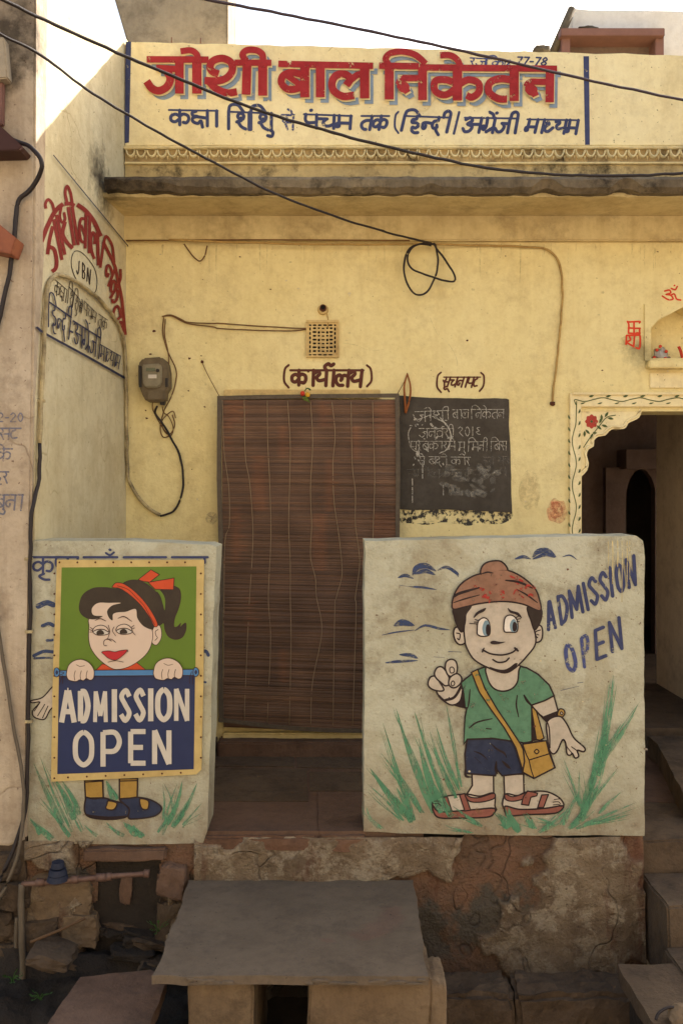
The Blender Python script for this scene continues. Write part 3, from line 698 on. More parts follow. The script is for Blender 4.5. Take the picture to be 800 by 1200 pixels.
ps = Paint(wp, .001)
for _ in range(46):
    x, y = random.uniform(155, 800), random.uniform(292, 620)
    if 250 < x < 605 and y > 430: continue
    ps.fill(blob(x, y, random.uniform(.7, 2.2), random.uniform(.6, 1.6), x), random.choice(('faintdirt', 'sign_chip', 'faintdirt')))
for _ in range(34):
    x = random.uniform(155, 795); y0_ = random.choice((286, 287, 288)); L_ = random.uniform(6, 46)
    ps.line([(x, y0_), (x+random.uniform(-.6, .6), y0_+L_*.5), (x+random.uniform(-1, 1), y0_+L_)], random.uniform(.8, 2.6), 'faintdirt', taper=lambda f: 1-f*.8)
for pts in ([(196, 421), (210, 419), (222, 422), (240, 421), (256, 425), (275, 424)], [(400, 402), (418, 405), (432, 411), (450, 410)], [(503, 372), (512, 392), (524, 402), (534, 420), (535, 436)], [(151, 368), (158, 371), (165, 368), (168, 373)]):
    ps.line(pts, .7, 'faintdirt')
ps.make('small_scars', wall)['kind'] = 'stuff'
# ---- arch doorway
arch = []
Z8 = lambda x, y: W(640+x/4.2875, 340+y/4.2875, 0)
def v2(p): return (p.x, p.z)
fr_out = [(xt(666), -.08), (xt(666), zt(461)), (ax1+.1, zt(461)), (ax1+.1, -.08)]
fr_in = [(xt(679.5), -.08), (xt(679.5), zt(477)), (ax1+.02, zt(477)), (ax1+.02, -.08)]
fr = prism('arch_frame', fr_out+fr_in[::-1], 'y', -.022, .002, M['sign'], school, bev=.003)
box('arch_lintel_moulding', (xt(669), ax1+.1, -.034, -.021, zt(463.5), zt(460.5)), M['sign'], fr, bev=.003)
sc = [(178, 935), (205, 905), (213, 868), (203, 830), (212, 800), (238, 785), (240, 755), (262, 735), (296, 730), (316, 708), (345, 694), (378, 698), (400, 690), (412, 668), (440, 655), (466, 640), (480, 606)]
scw = cat([Z8(*p) for p in sc], 2)
br = prism('scalloped_bracket', [(xt(679), zt(478))]+[(scw[0].x-.012, scw[0].z)]+[v2(p) for p in scw]+[(scw[-1].x, zt(478))], 'y', .004, .10, M['sign'], school, bev=.003)
sc3 = [W(640+x/4.2875, 340+y/4.2875, .0) for x, y in sc]
tube('scallop_rim', [Vector((p.x-.012, -.001, p.z+.012)) for p in sc3], .006, M['sign'], br, n=3)
# mirrored bracket on the unseen side of the doorway
mx = ax0+ax1
prism('scalloped_bracket', [(mx-xt(679), zt(478)), (mx-scw[0].x+.012, scw[0].z)]+[(mx-p.x, p.z) for p in scw]+[(mx-scw[-1].x, zt(478))], 'y', .004, .10, M['sign'], school, bev=.003)
ps = Paint(front(-.022))
vx = []
for k in range(21):
    y = 478+k*9.5; x = 672.3+math.sin(k*1.15)*2.4; vx.append((x, y))
ps.line([(675, 470.5)]+vx[1:], 1.0, 'vine')
hx = [(673+k*11, 468.3+math.sin(k*1.6)*2.2) for k in range(22)]
ps.line([(674, 474)]+hx, 1.1, 'vine')
for k in range(28):
    y = 482+k*7.0; sd = (-1) ** k; x = 672.3+sd*5
    ps.line([(x, y+2.2), (x+sd*1.2, y), (x+sd*1.6, y-2.4)], 2.0, 'vine', taper=lambda f: math.sin(math.pi*(.1+.8*f)))
for k in range(20):
    x = 682+k*10; sd = (-1) ** k; y = 468.5+sd*4.2
    ps.line([(x-2.4, y+.6), (x, y), (x+2.6, y-.8)], 2.4 if sd < 0 else 1.5, 'vine', taper=lambda f: math.sin(math.pi*(.1+.8*f)))
ps.make('vine_painting', fr)
ps = Paint(front(.004))
c = (225, 660)
for k in range(8):
    a = k*math.tau/8; dx, dy = math.cos(a), math.sin(a)
    ps.fill(t8([(c[0]+dx*8-dy*4, c[1]+dy*8+dx*4), (c[0]+dx*22-dy*12, c[1]+dy*24+dx*12), (c[0]+dx*33, c[1]+dy*36), (c[0]+dx*22+dy*12, c[1]+dy*24-dx*12), (c[0]+dx*8+dy*4, c[1]+dy*8-dx*4)]), 'flower')
ps.fill(t8([(c[0]-7, c[1]), (c[0], c[1]-7), (c[0]+7, c[1]), (c[0], c[1]+7)]), 'vine')
ps.line(t8([(185, 790), (215, 745), (262, 685), (300, 640), (345, 628)]), 1.0, 'vine')
for x, y, a in ((205, 712, .8), (190, 722, 1.6), (225, 735, 1.9), (245, 720, .4), (270, 655, -1.2), (300, 625, -1.0), (320, 645, .2), (275, 640, -1.6), (290, 682, .3), (262, 690, .7)):
    dx, dy = math.cos(a)*13, math.sin(a)*13
    ps.line(t8([(x-dx, y-dy), (x, y), (x+dx, y+dy)]), 2.8, 'vine', taper=lambda f: math.sin(math.pi*(.1+.8*f)))
ps.make('flower_painting', br)
# room behind the arch
RX0, RX1 = ax0-.12, ax1+.5
box('room_floor', (RX0-.1, RX1+1, .27, 4.2, -.12, -.002), M['stone2'], school)
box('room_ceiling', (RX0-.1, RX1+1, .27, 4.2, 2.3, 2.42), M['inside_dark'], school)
box('room_side_wall', (RX1+1, RX1+1.1, 2.45, 4.2, -.1, 2.3), M['inside'], school)  # unseen wall, cut short so that light enters the room
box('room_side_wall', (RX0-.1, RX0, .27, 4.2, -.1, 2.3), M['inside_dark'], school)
rx = WZ(768, 800, 0.0)
box('room_partition', (rx.x, rx.x+.9, .27, rx.y, -.1, 2.3), M['inside'], school, bev=.01)
yb = 2.6
XP = lambda px: W(px, 0, yb).x; ZP = lambda py: W(0, py, yb).z
hole = [(XP(733), -.05), (XP(767), -.05), (XP(767), ZP(572)), (XP(763), ZP(560)), (XP(757), ZP(552)), (XP(750), ZP(549)), (XP(743), ZP(553)), (XP(737), ZP(562)), (XP(733), ZP(577))]
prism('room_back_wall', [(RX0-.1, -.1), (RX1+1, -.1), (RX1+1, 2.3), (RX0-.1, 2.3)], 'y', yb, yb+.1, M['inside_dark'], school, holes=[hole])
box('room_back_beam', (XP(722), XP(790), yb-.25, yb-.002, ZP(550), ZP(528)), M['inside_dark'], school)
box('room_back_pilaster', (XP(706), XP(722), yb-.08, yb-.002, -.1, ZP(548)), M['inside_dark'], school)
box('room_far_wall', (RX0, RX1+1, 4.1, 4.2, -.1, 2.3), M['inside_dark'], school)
# roof slab closes the building so that the sun and sky stay outside
box('roof', (XL+.02, XR+2, .24, 5.2, 2.66, 2.84), M['ledge'], school)
box('rear_block', (XL+.02, RX0-.14, .27, 4.2, -.1, 2.64), M['pier'], school)

# ---- lintel strip above the blind
box('door_lintel', (xt(263), xt(445), -.022, .002, zt(467), zt(457)), M['grille'], school, bev=.004)
box('door_sill', (xt(262), xt(470), -.05, .01, -.1, .055), M['wall'], school, bev=.008)
# ---- right hand roof room
Yr = 1.6
rr = empty('roof_room', (W(735, 0, Yr).x, Yr, 2.8), 'whitewashed rooftop room with red-brown timber frame above the right end of the sign', 'building')
P2 = lambda px, py, Y=Yr: (W(px, py, Y).x, W(px, py, Y).z)
prism('wall', [P2(669, 8), P2(662, 100), P2(860, 100), P2(860, 12), P2(689, 10)], 'y', Yr, Yr+1.2, M['white_wall'], rr, bev=.02)
for b in ((656, 666, 42, 90), (765, 775, 42, 90)):
    a_, c_ = P2(b[0], b[3], Yr-.12), P2(b[1], b[2], Yr-.12); box('post', (a_[0], c_[0], Yr-.16, Yr-.02, a_[1], c_[1]), M['frame'], rr, bev=.004)
a_, c_ = P2(655, 45, Yr-.16), P2(776, 36, Yr-.16); box('beam', (a_[0], c_[0], Yr-.2, Yr-.01, a_[1], c_[1]), M['frame'], rr, bev=.004)
a_, c_ = P2(666, 90, Yr-.03), P2(765, 45, Yr-.03); box('opening_shade_panel', (a_[0], c_[0], Yr-.03, Yr-.005, a_[1], c_[1]), M['inside_dark'], rr)  # panel over the wall; the opening's shade is painted as its colour
tube('strut', [W(644, 70, Yr-.1), W(670, 10, Yr-.1)], .03, M['ledge'], rr, sides=6)
rock('cap_stone', tuple(W(634, 62, .3)), (.05, .05, .035), 3, M['ledge'], rr)
rock('cap_stone', tuple(W(688, 36, Yr-.1)), (.07, .05, .02), 5, M['ledge'], rr)
# ---- grey pier behind the left end
Yp = .55
pr = prism('rooftop_pier', [P2(158, 80, Yp), P2(120, -50, Yp), P2(267, -50, Yp), P2(267, 110, Yp), P2(158, 110, Yp)], 'y', Yp, Yp+.5, M['pier'], None, bev=.01)
tag(pr, 'grey plastered pier rising behind the left end of the painted sign', 'pier')

# ---- left side wall, splayed toward the street
FY = -1.19; d3 = DC+FY
cf = Vector(((40-CX)*d3/F, FY, 0)); cb = Vector((XL, 0, 0))
sd = (cf-cb); side_pl = Plane(cb, sd, (0, 0, 1))
ztop = W(0, 48, 0).z+.02
sw = empty('side_wall', (cf+cb)/2, 'tall pale side wall on the left with red and blue Hindi lettering', 'wall')
bm = bmesh.new(); nx_, nz_ = 24, 90
nn = Vector((sd.y, -sd.x, 0)).normalized()
if nn.x < 0: nn = -nn
grid = []
for i in range(2):
    for (a, zz) in ((0, -.07), (1, -.07), (1, ztop), (0, ztop)):
        p = cb+(-sd*.3 if a == 0 else sd)+Vector((0, 0, zz))-nn*(.24*i); grid.append(bm.verts.new(p))
for f in ((0, 1, 2, 3), (7, 6, 5, 4), (0, 4, 5, 1), (1, 5, 6, 2), (2, 6, 7, 3), (3, 7, 4, 0)): bm.faces.new([grid[i] for i in f])
bmesh.ops.bevel(bm, geom=bm.edges[:], offset=.008, segments=2, affect='EDGES')
swm = bmo('plaster_face', bm, M['side'], sw)
t5 = lambda p: at(p, 30, 200, 6.154); t6 = lambda p: at(p, 30, 300, 6.154)
ps = Paint(side_pl)
headA = t5([(115, 505), (150, 420), (190, 325), (225, 275), (262, 240)]); baseA = t5([(215, 720), (245, 660), (272, 630), (300, 600), (318, 580)])
for pts_, w_ in (([(114, 512), (150, 418), (195, 322), (235, 268), (272, 240)], 5.2), ([(202, 350), (262, 644)], 3.9), ([(196, 400), (172, 500), (158, 604)], 4.2), ([(172, 548), (206, 570), (222, 640), (218, 700), (190, 728)], 4.6),
                 ([(222, 318), (282, 606)], 4.0), ([(206, 300), (192, 240), (162, 208), (142, 240), (146, 274)], 3.4),
                 ([(256, 262), (246, 330), (262, 372), (284, 350), (276, 300)], 3.2), ([(284, 368), (268, 430), (270, 470), (300, 520), (338, 560)], 4.4), ([(306, 262), (350, 540)], 3.9), ([(334, 258), (378, 536)], 3.9),
                 ([(280, 240), (318, 238), (352, 252)], 4.4), ([(300, 240), (284, 160), (298, 112), (322, 160), (336, 244)], 3.4),
                 ([(370, 244), (430, 288), (490, 364), (540, 474)], 5.0), ([(434, 300), (428, 562)], 3.6), ([(428, 350), (398, 348), (386, 410), (396, 500), (426, 520)], 3.3), ([(398, 390), (426, 470)], 2.8),
                 ([(460, 330), (456, 596)], 3.6), ([(516, 440), (522, 684)], 3.8), ([(494, 636), (474, 580), (468, 500), (480, 448), (498, 470), (494, 530)], 3.4), ([(494, 520), (506, 486), (518, 500)], 3.0)):
    ps.line(t5(pts_), w_, 'redside', cap=False)
tw = [(30+560/6.154, 200+520/6.154), (30+640/6.154, 200+680/6.154), (30+690/6.154, 300+300/6.154), (30+715/6.154, 300+560/6.154)]
bw = [(30+535/6.154, 200+700/6.154), (30+590/6.154, 300+210/6.154), (30+625/6.154, 300+420/6.154), (30+690/6.154, 300+560/6.154)]
word(ps, 'i n k ek t n', tw, bw, 3.1, 'redside', gap=.2, cap=False, hw=3.6)
ps.make('arched_red_lettering', swm)
ps = Paint(side_pl)
oval = t6([(350, -30), (395, -30), (450, 20), (500, 100), (515, 190), (500, 262), (450, 250), (380, 190), (340, 110), (330, 30)])
ps.ribbon(cat(ps.uv(oval), 6, True), .9, 'blackline')
word(ps, 'J', t6([(366, 25), (392, 40)]), t6([(366, 125), (385, 135)]), 1.2, 'blackline', head=False)
word(ps, 'B', t6([(408, 45), (430, 68)]), t6([(408, 155), (425, 170)]), 1.2, 'blackline', head=False)
word(ps, 'N', t6([(446, 85), (470, 100)]), t6([(440, 180), (462, 205)]), 1.2, 'blackline', head=False)
word(ps, 'k ksh aa', t6([(212, 172), (298, 245)]), t6([(205, 275), (285, 335)]), .75, 'blackline')
word(ps, 'i sh i sh u', t6([(312, 222), (385, 310)]), t6([(300, 340), (365, 400)]), .75, 'blackline')
word(ps, 's e', t6([(388, 330), (405, 350)]), t6([(375, 395), (395, 412)]), 1.0, 'blackline')
word(ps, 'p dot c m', t6([(418, 325), (505, 410)]), t6([(412, 415), (495, 480)]), .75, 'blackline')
word(ps, 't k', t6([(522, 420), (584, 462)]), t6([(515, 505), (572, 540)]), .75, 'blackline')
word(ps, 'i h nh d ii', t6([(158, 330), (318, 440)]), t6([(155, 510), (300, 600)]), 1.5, 'navydark', hw=1.8)
word(ps, '-', t6([(308, 480), (328, 490)]), t6([(308, 590), (328, 600)]), 2.4, 'navydark', head=False)
word(ps, 'a gr e dotr j ii', t6([(335, 470), (528, 590)]), t6([(340, 630), (515, 740)]), 1.5, 'navydark', hw=1.8)
word(ps, 'm aa dh y aa m', t6([(530, 640), (672, 722)]), t6([(525, 740), (655, 815)]), 1.1, 'navydark', hw=1.1)
ps.line([(41, 384), (52, 392), (100, 418), (146, 444)], 2.6, 'navydark')
ps.line([(60, 182), (150, 291)], 1.1, 'navydark')
ps.make('school_lettering', swm)

# ---- neighbouring wall facing the street at far left
nb = empty('neighbour_house', W(15, 900, FY), 'pinkish stained front of the neighbouring house at the left edge of the street', 'building')
NY = FY-.02
def nbx(px): return W(px, 0, NY).x
prism('wall', [P2(-160, 985, NY), P2(10, 992, NY), P2(31, 984, NY), P2(31, 970, NY), P2(36, 640, NY), P2(41, 300, NY), P2(43, -260, NY), P2(-160, -260, NY)], 'y', NY, NY+.24, M['near'], nb, bev=.01)
prism('rubble_base', rough_loop([P2(-160, 1330, NY), P2(29, 1330, NY), P2(30, 980, NY), P2(-160, 975, NY)], .04, .01, 6), 'y', NY+.012, NY+.24, M['rubble'], nb, bev=.01)
for i_, (px_, py_) in enumerate(((4, 1012), (18, 1046), (-2, 1080), (14, 1118), (2, 1158))): rock('rubble_stone', tuple(W(px_, py_, NY+.02)), (.075, .05, .055), i_+70, M['rubble'], nb, blocky=.8, amp=.2)
prism('window_hood', [P2(-60, 40, NY-.04), P2(7, 46, NY-.04), P2(11, 94, NY-.04), P2(-60, 100, NY-.04)], 'y', NY-.06, NY+.001, M['pier'], nb, bev=.005)
prism('window_jamb', [P2(-60, 101, NY-.03), P2(4, 96, NY-.03), P2(3, 146, NY-.03), P2(-60, 146, NY-.03)], 'y', NY-.03, NY+.001, M['frame'], nb, bev=.004)
one(front(NY), nb, '2 - 2 0', [(-2, 484), (28, 484)], [(-2, 494), (28, 494)], 1.6, 'faintblue', head=False)
one(front(NY), nb, 'r s T', [(-12, 502), (24, 502)], [(-12, 515), (22, 515)], 2.0, 'faintblue')
one(front(NY), nb, 'k ek', [(-4, 526), (14, 526)], [(-4, 540), (12, 540)], 2.0, 'faintblue')
one(front(NY), nb, 'h r', [(-6, 553), (10, 553)], [(-6, 566), (10, 566)], 2.0, 'faintblue')
one(front(NY), nb, 'b u n aa', [(-6, 580), (27, 580)], [(-6, 596), (25, 598)], 2.2, 'faintblue')
# awning corner and bracket sheet
aw = prism('awning', [P2(-90, 60, NY-.1), P2(-2, 145, NY-.1), P2(28, 173, NY-.1), P2(24, 178, NY-.1), P2(-90, 181, NY-.1)], 'y', NY-.12, NY-.002, M['awning'], None, bev=.003)
tag(aw, 'dark brown sheet metal awning corner at the upper left edge', 'awning')
ow = prism('metal_sheet', [P2(-90, 225, NY-.1), P2(-2, 262, NY-.1), P2(20, 280, NY-.1), P2(14, 298, NY-.1), P2(-90, 275, NY-.1)], 'y', NY-.11, NY-.002, M['orange_sheet'], None, bev=.003, jit=.006)
tag(ow, 'bent orange-brown metal sheet below the awning at the left edge', 'metal sheet')

#################################################################### LOW WALLS WITH MURALS
def low_wall(name, outline, label, seed):
    P = [(W(x, y, FY).x, W(x, y, FY).z) for x, y in outline]
    root = empty(name, ((P[0][0]+P[2][0])/2, FY+.1, -.05), label, 'low wall', 'low painted walls either side of the entrance')
    o = prism('plaster_body', rough_loop(P, .03, .0035, seed), 'y', FY, FY+.2, M['panel'], root, bev=.007)
    return root, o
lw, lwb = low_wall('low_wall', [(35, 633), (150, 634), (245, 638), (254, 641), (251, 700), (247, 850), (243, 975), (238, 988), (150, 990), (70, 988), (33, 992)],
                   'weathered white low wall left of the entrance with a painted girl mostly behind the tin poster', 1)
rw, rwb = low_wall('low_wall', [(427, 634), (560, 631), (700, 628), (745, 628), (753, 634), (755, 655), (753.5, 730), (755, 900), (754, 979), (600, 979), (480, 977), (426, 974), (427, 800)],
                   'weathered white low wall right of the entrance with the mural of a boy in a red cap', 2)
mp_ = front(FY)
# -- grass strokes
def spear(ps, x0, y0, x1, y1, w, bend=0, m='grass'):
    mx_, my_ = (x0+x1)/2+bend, (y0+y1)/2
    ps.line([(x0, y0), (mx_, my_), (x1, y1)], w, m, taper=lambda f: (1-f)**.7*(.5+.5*min(1, f*6)), cap=False)
ps = Paint(mp_)
b8 = lambda p: at(p, 420, 620, 2.286)
GR = [(130, 770, 30, 640, 26), (150, 780, 65, 520, 14), (200, 760, 100, 480, 20), (170, 760, 60, 600, 16), (240, 740, 150, 490, 18), (220, 760, 160, 560, 26), (270, 700, 205, 520, 12), (260, 720, 190, 540, 18), (275, 690, 235, 470, 9), (120, 780, 22, 680, 10),
      (140, 785, 100, 690, 22), (250, 770, 180, 650, 20), (330, 795, 250, 740, 12), (400, 800, 370, 760, 30), (430, 810, 400, 745, 26), (470, 800, 440, 760, 18), (520, 790, 470, 770, 10),
      (600, 760, 660, 580, 24), (640, 660, 680, 390, 20), (650, 640, 672, 400, 12), (620, 700, 655, 520, 18), (650, 620, 745, 470, 16), (640, 610, 700, 520, 12), (600, 770, 590, 640, 10), (590, 740, 545, 610, 9), (570, 790, 690, 640, 12),
      (580, 800, 740, 730, 12), (610, 790, 730, 760, 10), (590, 780, 640, 680, 20), (560, 800, 620, 720, 16), (545, 790, 590, 700, 14), (640, 760, 700, 700, 9), (480, 810, 560, 745, 14), (300, 810, 230, 790, 8), (60, 800, 20, 740, 8)]
for x0, y0, x1, y1, w_ in GR:
    (a, b), (c_, d_) = b8([(x0, y0), (x1, y1)])
    spear(ps, a, b, c_, d_, w_/2.286, random.uniform(-4, 4))
    for _ in range(2): spear(ps, a+random.uniform(-4, 4), b, c_+random.uniform(-6, 6), d_+random.uniform(-4, 14), w_/6, random.uniform(-4, 4))
ps.make('painted_grass', rwb)
ps = Paint(mp_)
def cloud(pts, w): ps.line(b8(pts), w/2.286, 'cloud', taper=lambda f: math.sin(math.pi*min(1, max(0, f*.92+.05)))**.7)
for pts, w_ in (([(145, 122), (155, 104), (180, 98), (206, 112)], 16), ([(150, 120), (178, 112), (204, 122)], 12), ([(106, 130), (125, 124), (146, 132)], 9), ([(212, 110), (235, 102), (262, 118), (266, 128)], 9), ([(135, 154), (170, 156), (208, 162)], 6),
             ([(108, 150), (150, 156)], 4), ([(96, 258), (118, 250), (148, 258)], 18), ([(62, 284), (100, 276), (150, 270)], 4), ([(150, 272), (178, 258), (215, 266), (244, 270)], 7), ([(110, 336), (140, 338), (158, 346)], 11), ([(72, 358), (110, 354), (158, 352)], 8),
             ([(240, 328), (275, 329)], 6), ([(200, 342), (230, 344)], 4), ([(466, 74), (480, 60), (505, 58), (527, 74)], 15), ([(418, 80), (440, 74), (460, 80)], 9), ([(545, 74), (565, 70), (584, 82)], 4), ([(466, 80), (500, 68), (525, 76)], 10),
             ([(540, 432), (590, 420)], 5), ([(585, 412), (600, 410)], 6)):
    cloud(pts, w_)
ps.make('painted_clouds', rwb)
ps = Paint(mp_)
r6 = lambda p: at(p, 620, 630, 5.333)
def lat(ch, q, w_=4.1, m='navy'):        # q: bl, br, tl, tr in zoom units
    q = r6(q); word(ps, [ch], [q[2], q[3]], [q[0], q[1]], w_, m, head=False)
lat('A', [(118, 575), (160, 562), (96, 412), (150, 390)]); lat('D', [(196, 545), (245, 500), (172, 370), (225, 350)])
lat('M', [(262, 500), (335, 462), (240, 338), (310, 300)]); lat('I', [(352, 455), (378, 445), (318, 290), (350, 282)])
lat('S', [(388, 428), (432, 400), (358, 265), (410, 240)]); lat('S', [(452, 398), (496, 380), (428, 232), (476, 208)])
lat('I', [(505, 370), (530, 360), (486, 192), (512, 184)]); lat('O', [(552, 345), (594, 325), (532, 182), (572, 158)]); lat('N', [(618, 312), (662, 292), (598, 140), (652, 112)])
lat('O', [(240, 840), (300, 820), (215, 680), (262, 662)], 4.6, 'navyfade'); lat('P', [(340, 808), (365, 800), (318, 628), (365, 600)], 3.8, 'navyfade')
lat('E', [(414, 762), (480, 735), (404, 582), (462, 558)]); lat('N', [(512, 712), (578, 690), (492, 532), (560, 498)])
ps.make('admission_lettering', rwb)
# -- the boy
h4 = lambda p: at(p, 490, 640, 4.444); h5 = lambda p: at(p, 490, 760, 3.8095)
ps = Paint(mp_, .0022); LW = 1.9
# legs, feet, sandals
ps.outline(h5([(238, 560), (240, 610), (218, 645), (230, 665), (335, 660), (334, 560)]), 'skin', LW, 'blackline', False)
ps.outline(h5([(380, 560), (384, 660), (470, 655), (468, 560)]), 'skin', LW, 'blackline', False)
ps.outline(h5([(64, 700), (72, 672), (110, 660), (190, 650), (225, 650), (275, 658), (336, 645), (340, 700), (336, 725), (200, 735), (95, 728)]), 'skin', LW, 'blackline')
ps.outline(h5([(64, 700), (66, 725), (92, 754), (180, 756), (300, 752), (334, 738), (336, 712), (250, 718), (110, 728), (80, 720)]), 'sandal', LW, 'blackline')
for pts in ([(106, 664), (128, 660), (148, 722), (124, 728)], [(182, 652), (206, 646), (232, 720), (206, 724)]): ps.outline(h5(pts), 'sandal', LW*.8, 'blackline', False)
ps.outline(h5([(206, 648), (232, 662), (270, 664), (334, 645), (336, 668), (280, 684), (226, 680)]), 'sandal', LW*.8, 'blackline')
ps.line(h5([(70, 692), (88, 690), (100, 700)]), 1, 'blackline'); ps.line(h5([(70, 680), (90, 680), (104, 688)]), 1, 'blackline')
ps.outline(h5([(386, 650), (440, 655), (480, 640), (560, 636), (612, 655), (640, 680), (640, 706), (560, 728), (390, 722)]), 'skin', LW, 'blackline')
ps.outline(h5([(386, 702), (450, 716), (560, 712), (636, 700), (642, 712), (606, 734), (480, 740), (404, 746), (388, 735)]), 'sandal', LW, 'blackline')
ps.outline(h5([(386, 648), (420, 660), (472, 646), (470, 668), (420, 680), (388, 672)]), 'sandal', LW*.8, 'blackline')
ps.outline(h5([(458, 694), (466, 660), (486, 634), (530, 644), (526, 656), (500, 662), (490, 698)]), 'sandal', LW*.8, 'blackline', False)
ps.outline(h5([(548, 652), (578, 650), (556, 708), (530, 708)]), 'sandal', LW*.8, 'blackline', False)
for a, b in ((604, 672), (598, 684), (600, 696)): ps.line(h5([(a, b), (a+24, b-2), (a+34, b+8)]), 1, 'blackline')
# shorts
ps.outline(h5([(216, 402), (330, 398), (420, 402), (440, 470), (466, 556), (372, 566), (350, 540), (342, 566), (210, 556), (206, 470)]), 'shorts', LW, 'blackline', False)
for pts, w_ in (([(324, 424), (350, 448), (380, 464), (392, 486)], 2.6), ([(246, 456), (280, 470), (308, 496)], 1.8), ([(250, 484), (280, 512)], 1.6), ([(346, 502), (344, 540), (352, 558)], 3.4), ([(372, 500), (395, 522), (408, 534)], 3.6), ([(208, 530), (210, 566), (236, 572)], 3)):
    ps.line(h5(pts), w_, 'blackline', taper=lambda f: math.sin(math.pi*(.12+.8*f)))
# arms behind the shirt: dark gusset, bag strap
ps.fill(h5([(502, 250), (500, 412), (532, 408)]), 'blackline', False)
ps.outline(h5([(500, 250), (516, 248), (558, 398), (540, 408), (524, 404)]), 'bag', LW*.8, 'blackline', False)
ps.outline(h5([(498, 248), (560, 228), (602, 210), (622, 282), (600, 306), (566, 322), (536, 290)]), 'skin', LW, 'blackline', False)
ps.fill(h5([(556, 300), (618, 276), (626, 300), (568, 326)]), 'blackline', False)
ps.outline(h5([(618, 288), (628, 268), (646, 272), (650, 290), (636, 306), (622, 302)]), 'bag', 1.6, 'blackline'); ps.outline(h5([(630, 286), (636, 280), (642, 288), (636, 294)]), 'skin', 1.2, 'blackline')
ps.outline(h5([(572, 324), (626, 300), (660, 336), (690, 396), (738, 440), (734, 458), (706, 452), (712, 478), (696, 486), (684, 466), (674, 474), (660, 466), (654, 420), (640, 406), (618, 452), (600, 468), (582, 450), (574, 400)]), 'skin', LW, 'blackline')
ps.line(h5([(654, 420), (662, 440), (684, 466)]), 1.2, 'blackline'); ps.line(h5([(680, 436), (694, 446), (708, 456)]), 1.2, 'blackline')
ps.line(h5([(536, 290), (560, 310), (580, 350), (584, 440)]), 1.6, 'blackline')
# raised hand
ps.fill(h5([(112, 232), (150, 250), (186, 262), (208, 264), (196, 180), (200, 150)]), 'blackline', False)
ps.outline(h5([(78, 178), (92, 212), (118, 236), (150, 250), (184, 232), (196, 176), (190, 150), (150, 130), (100, 150)]), 'skin', LW, 'blackline')
ps.line(h5([(92, 206), (110, 224), (126, 228), (136, 216)]), 1.2, 'blackline'); ps.line(h5([(120, 228), (160, 214), (194, 158)]), 3.2, 'blackline')
for pts in ([(42, 150), (52, 126), (74, 122), (92, 146), (112, 180), (98, 188), (66, 182), (46, 168)], [(70, 108), (82, 84), (102, 80), (122, 100), (138, 136), (136, 158), (118, 164), (100, 150), (78, 130)],
            [(118, 80), (124, 56), (144, 46), (164, 54), (172, 80), (168, 108), (150, 122), (132, 118), (122, 100)], [(136, 134), (150, 118), (172, 110), (190, 126), (188, 150), (168, 170), (148, 172), (134, 158)]):
    ps.outline(h5(pts), 'skin', LW, 'blackline')
ps.outline(h5([(138, 88), (148, 80), (158, 90), (156, 104), (142, 106)]), 'skin', 1.3, 'blackline'); ps.outline(h5([(144, 152), (152, 142), (160, 152), (154, 164), (146, 162)]), 'skin', 1.3, 'blackline')
# neck and shirt
shirt = [(302, 76), (262, 92), (214, 128), (188, 150), (200, 200), (206, 262), (214, 262), (206, 300), (200, 424), (216, 402), (330, 398), (470, 418), (504, 412), (502, 250), (560, 230), (602, 208), (580, 160), (530, 112), (480, 84), (440, 74), (430, 100), (330, 100)]
ps.outline(h5(shirt), 'shirt', LW, 'blackline', False)
ps.outline(h5([(308, 74), (306, 130), (330, 172), (370, 188), (412, 178), (438, 148), (444, 100), (440, 70)]), 'skin', LW, 'blackline')
for pts, w_ in (([(228, 180), (224, 230), (218, 262)], 1.8), ([(438, 206), (434, 250), (444, 302)], 1.8), ([(224, 352), (260, 326), (326, 310)], 1.9), ([(300, 354), (322, 356)], 2.2), ([(468, 206), (482, 230), (502, 252)], 3.0)):
    ps.line(h5(pts), w_, 'blackline', taper=lambda f: .4+.6*math.sin(math.pi*(.1+.8*f)))
ps.outline(h5([(234, 104), (262, 90), (294, 176), (350, 270), (404, 350), (456, 428), (484, 494), (510, 576), (466, 552), (432, 440), (380, 350), (320, 268), (268, 190)]), 'bag', LW*.9, 'blackline', False)
ps.outline(h5([(462, 424), (552, 408), (566, 412), (606, 528), (512, 576), (462, 548), (470, 500)]), 'bag', LW, 'blackline', False)
ps.outline(h5([(462, 424), (566, 408), (580, 466), (490, 494), (478, 470)]), 'bag', LW*.8, 'blackline', False)
ps.line(h5([(490, 494), (500, 540), (512, 574)]), 1.3, 'blackline', False); ps.line(h5([(580, 466), (604, 526)]), 1.3, 'blackline', False)
ps.outline(h5([(514, 456), (524, 446), (534, 456), (524, 466)]), 'bag', 1.4, 'blackline')
# head
for pts in ([(192, 420), (180, 450), (190, 490), (212, 510), (240, 500), (240, 460), (222, 430)], [(604, 412), (634, 414), (642, 450), (634, 488), (606, 498), (594, 470)]):
    ps.outline(h4(pts), 'skin', LW, 'blackline')
ps.line(h4([(196, 450), (214, 456), (210, 484), (200, 478)]), 1.4, 'blackline'); ps.line(h4([(630, 434), (606, 444), (608, 466), (616, 474)]), 1.4, 'blackline'); ps.line(h4([(612, 456), (622, 460)]), 1.2, 'blackline')
ps.outline(h4([(262, 300), (560, 296), (590, 400), (606, 500), (560, 570), (500, 630), (446, 656), (370, 634), (290, 590), (250, 530), (238, 480), (236, 410)]), 'skin', LW, 'blackline')
ps.fill(h4([(364, 624), (404, 650), (446, 660), (480, 646), (512, 612), (500, 606), (470, 628), (440, 640), (404, 636)]), 'blackline')
ps.outline(h4([(182, 322), (262, 304), (268, 316), (244, 352), (240, 394), (222, 444), (196, 404), (184, 364)]), 'hair', LW, 'blackline')
